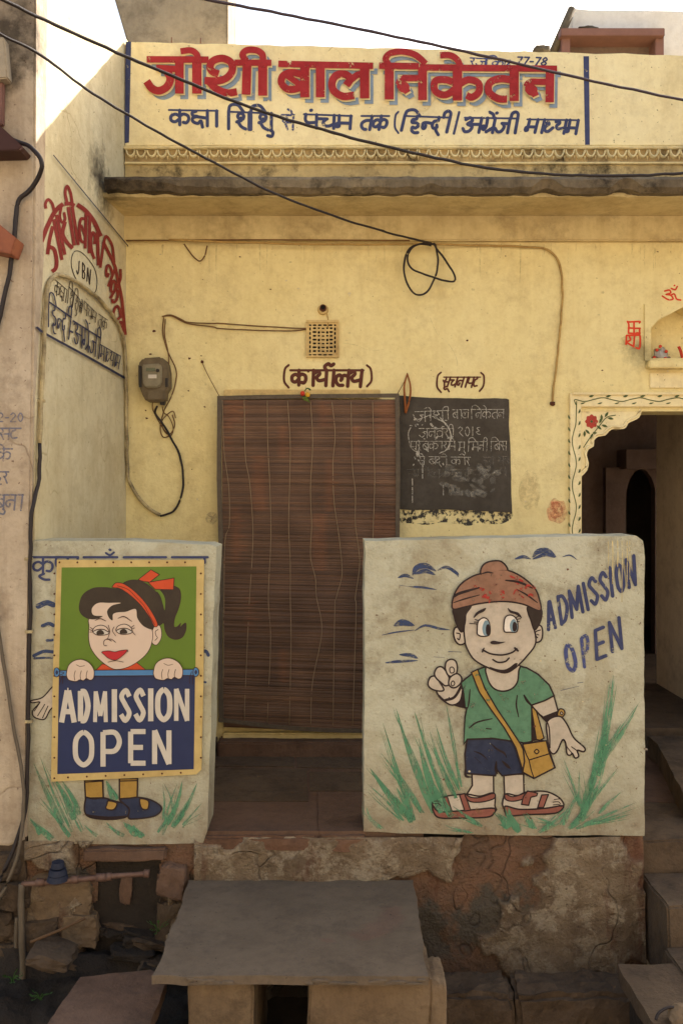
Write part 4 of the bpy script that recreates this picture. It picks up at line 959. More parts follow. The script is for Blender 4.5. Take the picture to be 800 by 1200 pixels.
ps.outline(h4([(566, 314), (630, 322), (636, 366), (620, 410), (598, 432), (580, 380), (568, 348)]), 'hair', LW, 'blackline')
ps.outline(h4([(176, 324), (180, 260), (214, 200), (270, 160), (326, 140), (400, 130), (466, 126), (540, 162), (600, 216), (624, 272), (628, 334), (540, 300), (440, 286), (320, 296), (240, 314)]), 'cap', LW, 'blackline')
ps.outline(h4([(322, 144), (324, 112), (344, 88), (380, 76), (420, 76), (446, 94), (460, 124), (420, 128), (360, 140)]), 'cap', LW, 'blackline')
ps.fill(h4([(326, 150), (340, 134), (400, 126), (462, 128), (440, 160), (380, 170)]), 'cap')
for pts, w_ in (([(184, 262), (210, 244), (312, 214)], 3.4), ([(180, 292), (240, 272), (314, 252)], 1.7), ([(450, 176), (520, 186), (588, 216)], 2.8), ([(506, 222), (560, 252), (614, 292)], 1.9), ([(326, 142), (356, 134), (384, 138)], 1.9)):
    ps.line(h4(pts), w_, 'blackline', taper=lambda f: .35+.65*math.sin(math.pi*(.1+.8*f)))
for _ in range(26):
    x, y = random.gauss(400, 90), random.gauss(235, 34)
    ps.line(h4([(x, y), (x+random.uniform(-16, 16), y+random.uniform(-10, 10)), (x+random.uniform(-26, 26), y+random.uniform(-16, 16))]), random.uniform(1, 3.2), 'capred')
# eyes, brows, nose, mouth
ps.outline(h4([(302, 430), (308, 388), (334, 370), (358, 382), (368, 420), (364, 458), (330, 466), (304, 456)]), 'eye', 1.5, 'blackline')
ps.fill(h4([(328, 430), (332, 404), (344, 384), (360, 390), (366, 424), (362, 456), (338, 460)]), 'iris'); ps.fill(h4([(346, 430), (350, 408), (362, 404), (367, 430), (363, 456), (350, 456)]), 'blackline')
ps.outline(h4([(440, 400), (450, 364), (478, 356), (502, 372), (512, 404), (506, 442), (470, 444), (442, 440)]), 'eye', 1.5, 'blackline')
ps.fill(h4([(470, 410), (478, 386), (494, 376), (506, 396), (510, 416), (502, 440), (478, 440)]), 'iris'); ps.fill(h4([(484, 414), (490, 392), (504, 396), (508, 418), (502, 438), (488, 438)]), 'blackline')
ps.fill(h4([(282, 372), (300, 340), (346, 318), (338, 336), (310, 350)]), 'blackline'); ps.fill(h4([(460, 318), (478, 332), (516, 344), (532, 372), (500, 352), (470, 342)]), 'blackline')
for pts in ([(308, 384), (290, 378)], [(304, 392), (286, 392)], [(302, 402), (262, 398)], [(498, 372), (516, 360)], [(504, 378), (526, 374)], [(506, 388), (520, 390)]): ps.line(h4(pts), 1.0, 'blackline')
ps.fill(h4([(370, 494), (388, 488), (420, 494), (448, 494), (420, 504), (392, 508), (372, 504)]), 'blackline')
ps.line(h4([(330, 536), (372, 556), (430, 562), (480, 550), (506, 530)]), 2.0, 'blackline'); ps.line(h4([(328, 546), (336, 528)]), 1.8, 'blackline'); ps.line(h4([(496, 526), (512, 540)]), 2.4, 'blackline')
ps.line(h4([(382, 586), (410, 600), (446, 596), (466, 578)]), 1.9, 'blackline')
tag(ps.make('painted_boy', rwb), 'cartoon boy in red cap, green shirt and yellow satchel')
# paint drips at the top right of the boy wall, plaster chips
ps = Paint(mp_, .0009)
for _ in range(60):
    x = random.uniform(430, 750); y = 978-abs(random.gauss(0, 22)); ps.fill(blob(x, y, random.uniform(1, 4), random.uniform(.8, 3), x), 'faintdirt')
for _ in range(30): ps.fill(blob(random.uniform(432, 750), random.uniform(640, 960), random.uniform(.6, 1.6), random.uniform(.6, 1.5), _), random.choice(('faintdirt', 'faintdirt', 'sign_chip', 'rustspot')))
for x in (711, 716, 722, 727, 733, 736): ps.line([(x, 634), (x+.4, 650), (x, 634+random.uniform(18, 75))], random.uniform(.8, 1.5), 'dripcream', cap=True)
ps.make('splashes_and_drips', rwb)['kind'] = 'stuff'
# -- left wall painting
ps = Paint(mp_)
g3 = lambda p: at(p, 30, 880, 3.478)
for x0, y0, x1, y1, w_ in ((150, 300, 35, 50, 24), (200, 280, 120, 110, 40), (190, 330, 60, 20, 14), (180, 350, 60, 190, 22), (110, 360, 20, 280, 34), (220, 260, 150, 120, 30), (290, 348, 240, 300, 12), (400, 348, 330, 290, 18), (230, 330, 190, 230, 10),
                           (370, 200, 330, 120, 40), (460, 340, 400, 290, 44), (480, 350, 440, 300, 30), (580, 300, 640, 120, 26), (560, 340, 620, 130, 14), (620, 290, 700, 130, 24), (600, 310, 670, 190, 30), (640, 300, 720, 210, 10), (640, 310, 720, 250, 7), (560, 280, 560, 130, 10),
                           (540, 330, 600, 240, 16), (60, 340, 20, 270, 20), (600, 240, 560, 120, 8)):
    (a, b), (c_, d_) = g3([(x0, y0), (x1, y1)]); spear(ps, a, b, c_, d_, w_/3.478, random.uniform(-3, 3)); spear(ps, a+2, b-2, c_+random.uniform(-4, 4), d_+4, w_/9, 1)
ps.make('painted_grass', lwb)
ps = Paint(mp_, .002)
g0 = lambda p: at(p, 20, 620, 3.156)
for pts, w_ in (([(80, 285), (110, 272), (135, 280)], 20), ([(96, 358), (120, 350), (135, 356)], 14), ([(112, 412), (132, 410)], 10), ([(64, 468), (100, 452), (135, 454)], 12), ([(66, 478), (100, 476), (135, 476)], 8), ([(686, 452), (700, 452), (708, 466)], 12), ([(684, 564), (698, 566)], 8)):
    ps.line(g0(pts), w_/3.156, 'cloud')
word(ps, 'k ri p aa', g0([(58, 104), (226, 104)]), g0([(58, 165), (226, 165)]), 2.9, 'navy', hover=.02)
ps.line(g0([(248, 104), (372, 104)]), 2.8, 'navy', False); ps.line(g0([(396, 104), (552, 104)]), 2.8, 'navy', False); ps.line(g0([(574, 104), (706, 104)]), 2.8, 'navy', False); ps.line(g0([(694, 104), (695, 124)]), 2.8, 'navy', False)
ps.line(g0([(330, 88), (345, 96), (360, 86)]), 2.4, 'navy'); ps.line(g0([(344, 76), (347, 77)]), 3, 'navy')
ps.make('hindi_lettering', lwb)
ps = Paint(mp_, .0022)
ps.outline(g0([(140, 580), (96, 622), (54, 634), (58, 642), (86, 640), (62, 668), (60, 688), (76, 700), (104, 702), (124, 668), (150, 640)]), 'skin', 1.5, 'blackline')
for pts in ([(86, 642), (66, 672)], [(104, 648), (78, 690)], [(116, 654), (96, 698)]): ps.line(g0(pts), 1.1, 'blackline')
for pts in ([(242, 118), (246, 192), (318, 190), (316, 118)], [(384, 112), (384, 194), (456, 190), (458, 112)]): ps.outline(g3(pts), 'bag', 1.9, 'blackline', False)
ps.line(g3([(244, 126), (316, 122)]), 1.4, 'blackline', False); ps.line(g3([(384, 122), (457, 120)]), 1.4, 'blackline', False)
ps.outline(g3([(246, 196), (250, 188), (280, 194), (320, 190), (360, 202), (410, 216), (426, 240), (410, 268), (340, 278), (262, 268), (242, 240)]), 'shorts', 1.9, 'blackline')
ps.outline(g3([(386, 196), (420, 192), (460, 188), (510, 198), (550, 222), (552, 244), (520, 266), (440, 276), (420, 268), (424, 236), (400, 212)]), 'shorts', 1.9, 'blackline')
ps.fill(g3([(246, 252), (262, 258), (340, 266), (416, 262), (400, 274), (340, 280), (268, 272)]), 'blackline')
ps.outline(g3([(340, 202), (374, 212), (360, 238), (330, 234), (334, 214)]), 'bag', 1.7, 'blackline'); ps.outline(g3([(468, 194), (502, 202), (500, 234), (480, 236), (470, 222)]), 'bag', 1.7, 'blackline')
tag(ps.make('painted_girl', lwb), 'painted hand, yellow socks and navy shoes of a girl')

# ---- tin poster nailed on the left low wall
TY = FY-.016
poster = empty('tin_poster', W(150, 915, TY), 'tin poster of a ponytailed girl with a blue ADMISSION OPEN banner on the left wall', 'poster')
PO = [(67, 656), (150, 656.5), (239, 656), (238.5, 800), (236, 902), (230, 907.5), (150, 912), (60, 916), (62, 800)]
body = prism('tin_sheet', rough_loop([P2(x, y, TY) for x, y in PO], .05, .0012, 5), 'y', TY, TY+.009, M['p_border'], poster, bev=.0015)
tp = front(TY); ps = Paint(tp, .0008)
e0 = lambda p: at(p, 20, 620, 3.156); e1 = lambda p: at(p, 80, 660, 5.0); e2 = lambda p: at(p, 50, 770, 4.0)
ps.fill(e0([(166, 142), (664, 138), (660, 545), (156, 545)]), 'p_green', False)
ps.fill(e0([(156, 540), (659, 535), (654, 888), (150, 906)]), 'p_navy', False)
ps.make('green_and_navy_ground', body)
ps = Paint(tp, .0014); L2 = .8
ps.outline(e1([(158, 632), (200, 590), (290, 600), (400, 580), (465, 632)]), 'p_red', L2, 'p_line', False)
# ponytail
ps.outline(e1([(560, 150), (600, 130), (650, 150), (660, 200), (648, 260), (625, 320), (620, 370), (640, 372), (660, 352), (655, 375), (688, 350), (690, 390), (670, 432), (630, 446), (590, 430), (568, 390), (560, 350), (520, 350), (500, 200)]), 'p_hair', L2, 'p_line')
ps.fill(e1([(514, 154), (545, 165), (568, 210), (566, 275), (556, 240), (540, 190)]), 'p_green')
# ear, face
ps.outline(e1([(492, 400), (510, 366), (536, 364), (548, 400), (544, 444), (520, 478), (496, 470), (488, 440)]), 'p_skin', L2, 'p_line')
ps.line(e1([(528, 388), (512, 400), (516, 424), (524, 436), (510, 452)]), .8, 'p_line')
ps.outline(e1([(126, 320), (200, 230), (330, 220), (420, 250), (490, 380), (490, 470), (452, 540), (370, 600), (290, 622), (240, 606), (180, 560), (136, 500), (122, 440), (124, 370)]), 'p_skin', L2, 'p_line')
ps.fill(e1([(136, 236), (200, 222), (320, 222), (330, 300), (200, 330), (150, 326)]), 'p_skin')
# hair
hairp = [(160, 328), (110, 322), (72, 290), (66, 240), (90, 180), (150, 144), (220, 140), (290, 146), (330, 110), (380, 96), (430, 104), (490, 140), (540, 200), (562, 280), (560, 340), (540, 364), (510, 366), (490, 388), (440, 366), (406, 320), (396, 268), (340, 284), (290, 288), (264, 300), (262, 334), (240, 318), (230, 280), (258, 248), (310, 232), (240, 232), (180, 232), (146, 256), (140, 286), (156, 306), (204, 310)]
ps.fill(e1(hairp), 'p_hair', True)
ps.outline(e1([(262, 134), (284, 114), (330, 122), (390, 164), (450, 226), (500, 300), (526, 360), (506, 370), (480, 320), (430, 250), (370, 192), (310, 150), (264, 142)]), 'p_red', L2, 'p_line')
ps.line(e1([(290, 132), (350, 152), (400, 200), (446, 250), (480, 310), (508, 360)]), .6, 'p_line')
ps.outline(e1([(412, 96), (486, 38), (536, 66), (480, 110), (440, 106)]), 'p_red', L2, 'p_line', False)
ps.outline(e1([(470, 112), (622, 86), (618, 154), (510, 152)]), 'p_red', L2, 'p_line', False)
# features
for cx_, cy_ in ((194, 392), (330, 386)):
    ps.outline(e1([(cx_-48, cy_+8), (cx_-36, cy_-18), (cx_, cy_-30), (cx_+34, cy_-16), (cx_+48, cy_+16), (cx_+20, cy_+28), (cx_-22, cy_+28)]), 'p_white', .9, 'p_line')
    ps.fill(e1([(cx_-44, cy_+2), (cx_-34, cy_-15), (cx_, cy_-26), (cx_+32, cy_-13), (cx_+42, cy_+6), (cx_+20, cy_-3), (cx_, cy_-6), (cx_-24, cy_-3)]), 'p_skin')
    ps.line(e1([(cx_-44, cy_+6), (cx_-24, cy_-3), (cx_, cy_-6), (cx_+20, cy_-3), (cx_+44, cy_+10)]), 1.1, 'p_line')
    ps.fill(e1([(cx_-26, cy_+14), (cx_-16, cy_+1), (cx_+2, cy_-2), (cx_+16, cy_+10), (cx_+16, cy_+24), (cx_-20, cy_+26)]), 'p_hair')
    ps.fill(e1([(cx_-8, cy_+12), (cx_-4, cy_+8), (cx_, cy_+12), (cx_-4, cy_+16)]), 'p_line')
for pts in ([(160, 334), (190, 324), (224, 338)], [(294, 322), (330, 312), (374, 340)]): ps.line(e1(pts), 1.2, 'p_line', taper=lambda f: .3+.7*math.sin(math.pi*(.1+.8*f)))
for pts in ([(238, 362), (246, 400), (234, 442)], [(256, 456), (230, 442), (210, 460), (214, 480), (228, 482)], [(228, 446), (256, 444), (280, 462)], [(272, 372), (262, 394), (280, 424)], [(236, 578), (280, 570), (326, 578)], [(148, 386), (132, 374)], [(146, 394), (128, 388)], [(146, 402), (130, 402)],
            [(372, 376), (388, 362)], [(376, 384), (392, 378)], [(378, 400), (396, 420)], [(350, 506), (352, 518)]): ps.line(e1(pts), .7, 'p_line')
ps.outline(e1([(200, 518), (240, 512), (276, 518), (310, 510), (348, 508), (322, 540), (280, 566), (240, 556), (216, 536)]), 'p_lip', .7, 'p_line')
# rod and banner
ps.outline(e2([(68, 62), (724, 56), (724, 84), (70, 88)]), 'p_blue', .8, 'p_line', False)
for cx_, cy_ in ((70, 70), (720, 69)):
    ps.outline(e2([(cx_-13, cy_), (cx_-9, cy_-18), (cx_+2, cy_-21), (cx_+12, cy_-10), (cx_+12, cy_+10), (cx_, cy_+21), (cx_-10, cy_+16)]), 'p_blue', .9, 'p_line'); ps.outline(e2([(cx_-5, cy_), (cx_, cy_-9), (cx_+5, cy_), (cx_, cy_+9)]), 'p_navy', .6, 'p_line')
for pts in ([(80, 66), (104, 72), (82, 84)], [(96, 84), (82, 128)], [(98, 86), (98, 122)], [(700, 66), (690, 100), (692, 122)], [(706, 84), (704, 126)]): ps.line(e2(pts), .7, 'p_line')
for ox in (116, 522):
    w_ = 128 if ox == 116 else 136; X = lambda f, y: (ox+w_*f, y)
    oy = 0 if ox == 116 else -6
    ps.outline(e2([X(0, 74+oy), X(.08, 36+oy), X(.3, 14+oy), X(.58, 10+oy), X(.85, 28+oy), X(1, 60+oy), X(.98, 96+oy), X(.86, 106+oy), X(.72, 98+oy), X(.62, 108+oy), X(.48, 104+oy), X(.34, 112+oy), X(.1, 106+oy), X(.02, 92+oy)]), 'p_skin', L2, 'p_line')
    for f in (.28, .5, .72): ps.line(e2([X(f+.04, 62+oy), X(f, 84+oy), X(f+.02, 106+oy)]), .7, 'p_line')
    ps.line(e2([X(.36, 34+oy), X(.5, 42+oy), X(.66, 38+oy)]), .6, 'p_line')
ps.make('girl_picture', body)
ps = Paint(tp, .0016)
def plat(ch, x0, x1, y0, y1, w_=5.4): word(ps, [ch], e2([(x0, y0), (x1, y0)]), e2([(x0, y1), (x1, y1)]), w_, 'p_white', head=False, cap=False)
for ch, a, b, y0, y1 in (('A', 90, 150, 156, 306), ('D', 176, 216, 158, 300), ('M', 245, 300, 160, 304), ('I', 328, 348, 150, 304), ('S', 366, 412, 156, 296), ('S', 434, 478, 154, 294), ('I', 498, 518, 146, 300), ('O', 538, 600, 152, 292), ('N', 624, 682, 148, 298)):
    plat(ch, a, b, y0, y1, {'S': 5.6, 'M': 4.6, 'N': 5.2}.get(ch, 6.2))
for ch, a, b, y0, y1 in (('O', 152, 236, 352, 504), ('P', 278, 366, 350, 512), ('E', 408, 488, 348, 496), ('N', 522, 598, 342, 500)): plat(ch, a, b, y0, y1, 6.0)
ps.make('banner_lettering', body)
def nail_mesh():
    bm = bmesh.new(); bmesh.ops.create_uvsphere(bm, u_segments=8, v_segments=5, radius=.0042)
    for v in bm.verts: v.co.y *= .5
    me = bpy.data.meshes.new('nail_head'); bm.to_mesh(me); bm.free(); me.materials.append(M['rust']); return me
nm = nail_mesh()
nails = [(70+i*21, 659) for i in range(8)]+[(64, 912-i*24) for i in range(11)]+[(235.5, 672+i*24) for i in range(10)]+[(80+i*22, 911-i*.9) for i in range(7)]
for x, y in nails:
    o = bpy.data.objects.new('nail_head', nm); COL.objects.link(o); o.parent = poster; o.location = W(x, y, TY-.001)-poster.location

#################################################################### PLATFORM, STEPS, GROUND WORKS
plat_ = empty('stone_platform', (0, -.6, -.5), 'raised entrance platform paved with reddish sandstone slabs between the two low walls', 'platform')
zf = -.05
def slab_px(name, pts, z, th, m, parent, seed=0, bev=.008, amp=.006):
    P = [(WZ(x, y, z).x, WZ(x, y, z).y) for x, y in pts]
    return prism(name, rough_loop(P, .025, amp, seed), 'z', z-th, z, M[m], parent, bev=bev, jit=.003)
k = 0
for pts, m in (([(200, 939.4), (371, 939.4), (373, 974), (195, 974)], 'stone'), ([(372.3, 929), (470, 929), (472, 974), (373.3, 974)], 'stone'), ([(210, 899.5), (359, 901), (361, 938.5), (206, 938.5)], 'stone2'),
               ([(362, 904), (470, 905), (470, 926.5), (363, 926.5)], 'stone2'), ([(220, 878), (344, 878), (345, 898), (216, 897)], 'stone2'), ([(347, 878), (470, 878), (470, 902), (348, 899)], 'stone2')):
    k += 1; slab_px('paving_slab', pts, zf-(.0 if k % 2 else .002), .07, m, plat_, k, .004, .003)
box('joint_filler', (W(225, 0, FY).x, W(470, 0, 0).x, FY+.02, -.005, -.12, zf-.006), M['stone'], plat_)
box('platform_fill', (XL-.1, W(754, 0, FY).x, FY+.03, .02, -.9, -.125), M['mud'], plat_)
box('threshold_stone', (xt(262)-.02, xt(470), -.125, -.003, -.09, .028), M['stone'], plat_, bev=.01, jit=.006)
box('corner_stone', (xt(238), xt(262)-.03, -.16, -.004, -.09, .04), M['stone2'], plat_, bev=.015, jit=.01)
# front nosing stones in view below the slabs
for a, b, s_ in ((238, 371, 1), (373, 430, 2)):
    x0, x1 = W(a, 0, FY).x, W(b, 0, FY).x
    box('nosing_stone', (x0+.002, x1-.002, FY-.012, FY+.09, zf-.078-(.004*s_), zf-.014 if s_ < 3 else zf-.04), M['nosing'], plat_, bev=.01, jit=.009)

# foundation faces: displaced sheets with a plaster skin that has fallen away in places
def foundation(name, x0, x1, z0, z1, Y, parent, hole=None, label=None, seed=0, dz=.0085):
    nx = int((x1-x0)/dz); nz = int((z1-z0)/dz); vs, fs, lay = [], [], []
    for j in range(nz+1):
        for i in range(nx+1):
            x = x0+(x1-x0)*i/nx; z = z0+(z1-z0)*j/nz; p = Vector((x, seed, z))
            n1 = noise.fractal(p*2.6, 1, 2, 5)+.35*noise.noise(p*9)
            thr = max(0, min(1, (n1+.12+(z1-z)*-.15)*30))
            y = Y - thr*.026 + noise.fractal(p*7, 1, 2, 4)*.012 + noise.noise(p*30)*.003
            y += max(0, (z-z1+.02))*.4
            y -= .05*max(0, (z0+.2-z)/.2)
            vs.append((x, y, z)); lay.append(thr)
    for j in range(nz):
        for i in range(nx):
            x = x0+(x1-x0)*(i+.5)/nx; z = z0+(z1-z0)*(j+.5)/nz
            if hole and hole(x, z): continue
            a = j*(nx+1)+i; fs.append((a, a+1, a+nx+2, a+nx+1))
    o = mesh(name, vs, fs, M['found'], parent, True)
    at_ = o.data.attributes.new('layer', 'FLOAT', 'POINT'); at_.data.foreach_set('value', lay)
    return o
xg = W(754.5, 0, FY).x
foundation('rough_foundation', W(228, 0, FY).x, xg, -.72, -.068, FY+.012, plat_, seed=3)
box('foundation_end', (xg-.03, xg-.002, FY+.02, -.12, -.7, -.085), M['support'], plat_, jit=.006)
hx0, hx1, hz0, hz1 = W(112, 0, FY).x, W(184, 0, FY).x, -.9, W(0, 1008, FY).z
def hole_(x, z):
    n_ = noise.noise(Vector((x*9, 1, z*9)))*.03
    return hx0+n_-(.0 if z > -.35 else .06) < x < hx1+n_+(.0 if z > -.3 else .05) and z < hz1+n_*.5
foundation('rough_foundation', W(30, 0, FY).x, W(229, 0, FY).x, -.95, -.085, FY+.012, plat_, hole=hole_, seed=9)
box('projecting_stone', (W(98, 0, FY).x, W(196, 0, FY).x, FY-.03, FY+.1, W(0, 1007, FY).z, W(0, 992, FY).z), M['stone'], plat_, bev=.008, jit=.01)
box('drain_recess', (hx0-.1, hx1+.12, FY+.27, FY+.29, -.95, -.1), M['mud'], plat_)
# rubble masonry around the drain mouth
rub = [(74, 1046, .13, .05, .09, 'support', .0), (46, 1090, .10, .05, .06, 'rubble', .02), (96, 1086, .075, .05, .07, 'support', .01), (70, 1120, .10, .06, .05, 'rubble', .03), (149, 1040, .026, .03, .062, 'stone', -.01),
       (200, 1078, .055, .05, .10, 'rubble', .0), (203, 1030, .06, .04, .07, 'stone', .02), (22, 1060, .06, .05, .09, 'rubble', .0), (24, 1120, .07, .06, .08, 'rubble', .02)]
for i, (px, py, a, b, c_, m, dy_) in enumerate(rub):
    rock('rubble_stone', tuple(W(px, py, FY+.03-dy_)), (a, b, c_), i+2, M[m], plat_, sub=4, rot=random.uniform(-.12, .12), blocky=.8, amp=.2)
for i in range(13):
    px, py = random.uniform(108, 192), random.uniform(1072, 1140)
    rock('gutter_stone', tuple(W(px, py, FY+.12-(py-1066)*.003)), (random.uniform(.04, .09), .05, random.uniform(.010, .022)), i+40, M['mud' if i % 3 else 'rubble'], plat_, sub=3, rot=random.uniform(-.25, .25), blocky=.9, amp=.35)
lb = rock('fallen_stone', tuple(W(62, 1118, FY-.2)), (.085, .09, .028), 31, M['rubble'], None, rot=-.15, blocky=.85, amp=.16)
tag(lb, 'flat broken stone lying in the mud at lower left', 'stone')
# mud bank in the gutter
bm = bmesh.new(); bmesh.ops.create_grid(bm, x_segments=90, y_segments=60, size=1)
for v in bm.verts:
    x, y = v.co.x, v.co.y; X = -.95+x*.55; Y = FY-.3+y*.42
    v.co = Vector((X, Y, -.62-.16*max(0, -y)-.1*(x+1)*.3+noise.fractal(Vector((X*5, Y*5, 0)), 1, 2, 5)*.05+(.1 if y > .6 else 0)))
tag(bmo('gutter_mud', bm, M['mud'], None, True), kind='stuff')

# step ledge along the foot of the right wall
ls = empty('kerb_step', WZ(620, 1140, -.62), 'low dark stone step along the foot of the right mural wall', 'step')
for a, b, s_ in ((505, 592, 1), (593, 735, 2)):
    x0, x1 = W(a, 0, FY).x, W(b, 0, FY).x
    box('kerb_stone', (x0+.003, x1-.003, FY-.19-.01*s_, FY+.02, -.95, -.615-.012*(s_ == 1)), M['stone2'], ls, bev=.02, jit=.02)
# bench
be = empty('stone_bench', WZ(345, 1090, -.246), 'stone bench of one thin grey slab on two plastered blocks', 'bench')
slab_px('seat_slab', [(222, 1031), (484, 1031), (500.5, 1144), (180, 1144)], -.246, .03, 'bench', be, 4, bev=.004, amp=.008)
for i in range(22):
    px_ = random.uniform(188, 494); q_ = WZ(px_, 1144.3, -.246)
    rock('stone_flake', (q_.x, q_.y+.001, -.262+random.uniform(-.008, .006)), (random.uniform(.012, .035), .006, random.uniform(.003, .008)), i+200, M['bench'], be, sub=2, blocky=.7)
ybk, yfr = FY-.02, WZ(300, 1144, -.246).y+.05
box('support_block', (W(220, 0, yfr).x, W(297, 0, yfr).x, yfr, ybk, -.95, -.278), M['support'], be, bev=.009, jit=.007)
box('support_block', (W(361, 0, yfr).x, W(506, 0, yfr).x, yfr, ybk-.12, -.95, -.278), M['support'], be, bev=.009, jit=.007)
rock('support_shoulder', tuple(W(510, 1176, yfr+.10)), (.03, .10, .13), 14, M['support'], be, sub=4, blocky=.8, amp=.05)
# slab bottom left
sl = slab_px('drain_cover_slab', [(94, 1145), (176, 1136), (197, 1146), (150, 1262), (10, 1262)], -.42, .05, 'stone', None, 6)
tag(sl, 'broken brown stone slab bridging the gutter at bottom left', 'slab')
box('slab_support', (W(100, 0, -1.7).x, W(170, 0, -1.7).x, -2.2, -1.75, -.95, -.475), M['mud'], sl, bev=.02)
# steps on the right
stp = empty('entrance_steps', WZ(790, 1000, -.12), 'worn stone steps up to the arched doorway right of the mural wall', 'steps')
x0 = xg+.012
def stepbox(x0_, x1_, y0_, y1_, z0_, z1_, m, jit=.006): return box('step_stone', (x0_, x1_, y0_, y1_, z0_, z1_), M[m], stp, bev=.008, jit=jit)
stepbox(x0, XR, -1.1, -.62, -.5, -.12, 'stone2'); stepbox(x0, XR, -.615, .26, -.5, -.124, 'stone')
stepbox(x0, XR, -1.42, -1.105, -.6, -.255, 'stone2'); stepbox(x0-.02, XR, -1.75, -1.425, -.95, -.41, 'stone2')
pl_ = [(WZ(756, 860, 0).x, .12), (WZ(756, 860, 0).x, -.05), (WZ(800, 929, 0).x, WZ(800, 929, 0).y), (XR, -1.05), (XR, .12)]
prism('landing_slab', rough_loop(pl_, .07, .006, 9), 'z', -.118, -.004, M['stone2'], stp, bev=.01)
s2 = slab_px('loose_slab', [(722, 1129), (900, 1129), (1000, 1240), (790, 1240)], -.42, .06, 'stone2', None, 12)
tag(s2, 'dark stone slab jutting from the steps at bottom right with a cable loop', 'slab')
box('slab_base', (W(735, 0, -1.6).x, 2.4, -2.1, -1.62, -.95, -.484), M['mud'], s2)
rk = rock('rounded_stone', tuple(WZ(800, 1192, -.40)), (.05, .05, .035), 8, M['support'], None, blocky=.2)
tag(rk, 'small rounded stone at the bottom right corner beside the cable loop', 'stone')
t_ = tube('cable_loop', [WZ(768, 1196, -.40), WZ(772, 1186, -.38), WZ(784, 1180, -.37), WZ(796, 1184, -.38), WZ(802, 1190, -.40)], .005, M['wire'])
tag(t_, 'black cable loop on the slab at bottom right', 'cable')

#################################################################### BLIND
BY = -.075
bl = empty('bamboo_blind', W(361, 860, BY), 'brown split bamboo door blind bound with grey cloth hanging over the office door', 'blind')
def bedge(py):  # left and right edge of the blind, photo px
    f = (py-465)/390
    return 260+2*f, 464-0*f
def blind_y(px, py):
    f = (py-465)/390
    return BY-.022*math.sin(f*2.6)-.012*noise.noise(Vector((px*.012, py*.02, 0)))-.006*noise.noise(Vector((px*.04, py*.05, 3)))
patches = [(267, 284, 470, 496), (326, 338, 500, 536), (298, 310, 534, 598), (380, 392, 538, 600), (411, 420, 500, 538), (273, 284, 594, 660), (369, 382, 602, 668), (376, 386, 470, 500), (438, 464, 600, 640), (262, 268, 470, 535), (292, 300, 700, 740), (328, 334, 760, 800), (440, 464, 470, 520)]
vs, fs, tones = [], [], []
ns = 296
cols = [(100, 76, 60), (104, 79, 62), (109, 82, 63), (94, 72, 57), (113, 86, 66), (106, 83, 67), (86, 66, 53), (102, 78, 63)]
for i in range(ns):
    f = i/(ns-1); pyc = 470+f*(849-470)
    xl, xr = bedge(pyc); base = random.choice(cols); dev = random.uniform(-.9, .9); hgt = random.uniform(1.0, 1.4)*.0048; dp = random.uniform(-.003, .003)
    seg = 26
    for s_ in range(seg+1):
        t = s_/seg; px = xl+(xr-xl)*t
        py = pyc+dev*(t-.5)*1.6+noise.noise(Vector((t*3, i*.7, 0)))*.7 + 8.5*f*max(0, min(1, t))*(f > .0)
        Y = blind_y(px, py)+dp; c = W(px, py, Y)
        for (dy, dz) in ((-.0016, 0), (0, hgt), (.0016, 0), (0, -hgt)): vs.append((c.x, c.y+dy, c.z+dz))
        tn = list(base)
        e = any(a+noise.noise(Vector((i*.9, 0, a)))*5 < px < b+noise.noise(Vector((i*.9, 4, b)))*5 and c0 < py < d0 for a, b, c0, d0 in patches)
        if e: tn = [tn[0]+15, tn[1]+5, tn[2]+1]
        q = 1+.18*noise.noise(Vector((px*.03, py*.03, 8))); tn = [max(0, v*q) for v in tn]
        tones += [lin(*tn)]*4
    n0 = i*(seg+1)*4
    for s_ in range(seg):
        for k in range(4):
            a = n0+s_*4+k; b = n0+s_*4+(k+1) % 4; fs.append((a, b, b+4, a+4))
o = mesh('bamboo_strips', vs, fs, M['bamboo'], bl); o['kind'] = 'stuff'
ca = o.data.attributes.new('tone', 'FLOAT_COLOR', 'POINT'); ca.data.foreach_set('color', [x for t in tones for x in t])
# added backing sheet; its dark colour stands in for shade between the strips
gap_backing = []
vs, fs = [], []
for j in range(21):
    for i in range(13):
        py = 468+j*(852-468)/20; xl, xr = bedge(py); px = xl+(xr-xl)*i/12; py2 = py+8*(j/20)*(i/12); c = W(px, py2, blind_y(px, py2)+.011); vs.append(c)
for j in range(20):
    for i in range(12): a = j*13+i; fs.append((a, a+1, a+14, a+13))
M['gap_backing'] = flat('gap_shade_backing', lin(92, 64, 48), .95, .3, 20, .2)
mesh('gap_backing', vs, fs, M['gap_backing'], bl)
def strip(name, pts, wpx, m='cloth', th=.004):
    P = cat([Vector(p) for p in pts], 5); vs, fs = [], []
    for i, p in enumerate(P):
        t = (P[min(i+1, len(P)-1)]-P[max(0, i-1)]).normalized(); nrm = Vector((-t.y, t.x)); wob = 1+.12*noise.noise(Vector((p.x*.1, p.y*.1, 2)))
        for sgn in (-1, 1):
            q = p+nrm*sgn*wpx/2*wob; y = blind_y(q.x, q.y)-.006
            for dy in (0, th): c = W(q.x, q.y, y); vs.append((c.x, c.y-th+dy*2, c.z))
    for i in range(len(P)-1):
        a = i*4
        fs += [(a, a+2, a+6, a+4), (a+1, a+5, a+7, a+3), (a, a+4, a+5, a+1), (a+2, a+3, a+7, a+6)]
    n = len(vs); fs += [(0, 1, 3, 2), (n-4, n-2, n-1, n-3)]
    return mesh(name, vs, fs, M[m], bl)
strip('binding', [(257.5, 464), (257, 560), (259, 650), (258, 760), (259.5, 846)], 5.5)
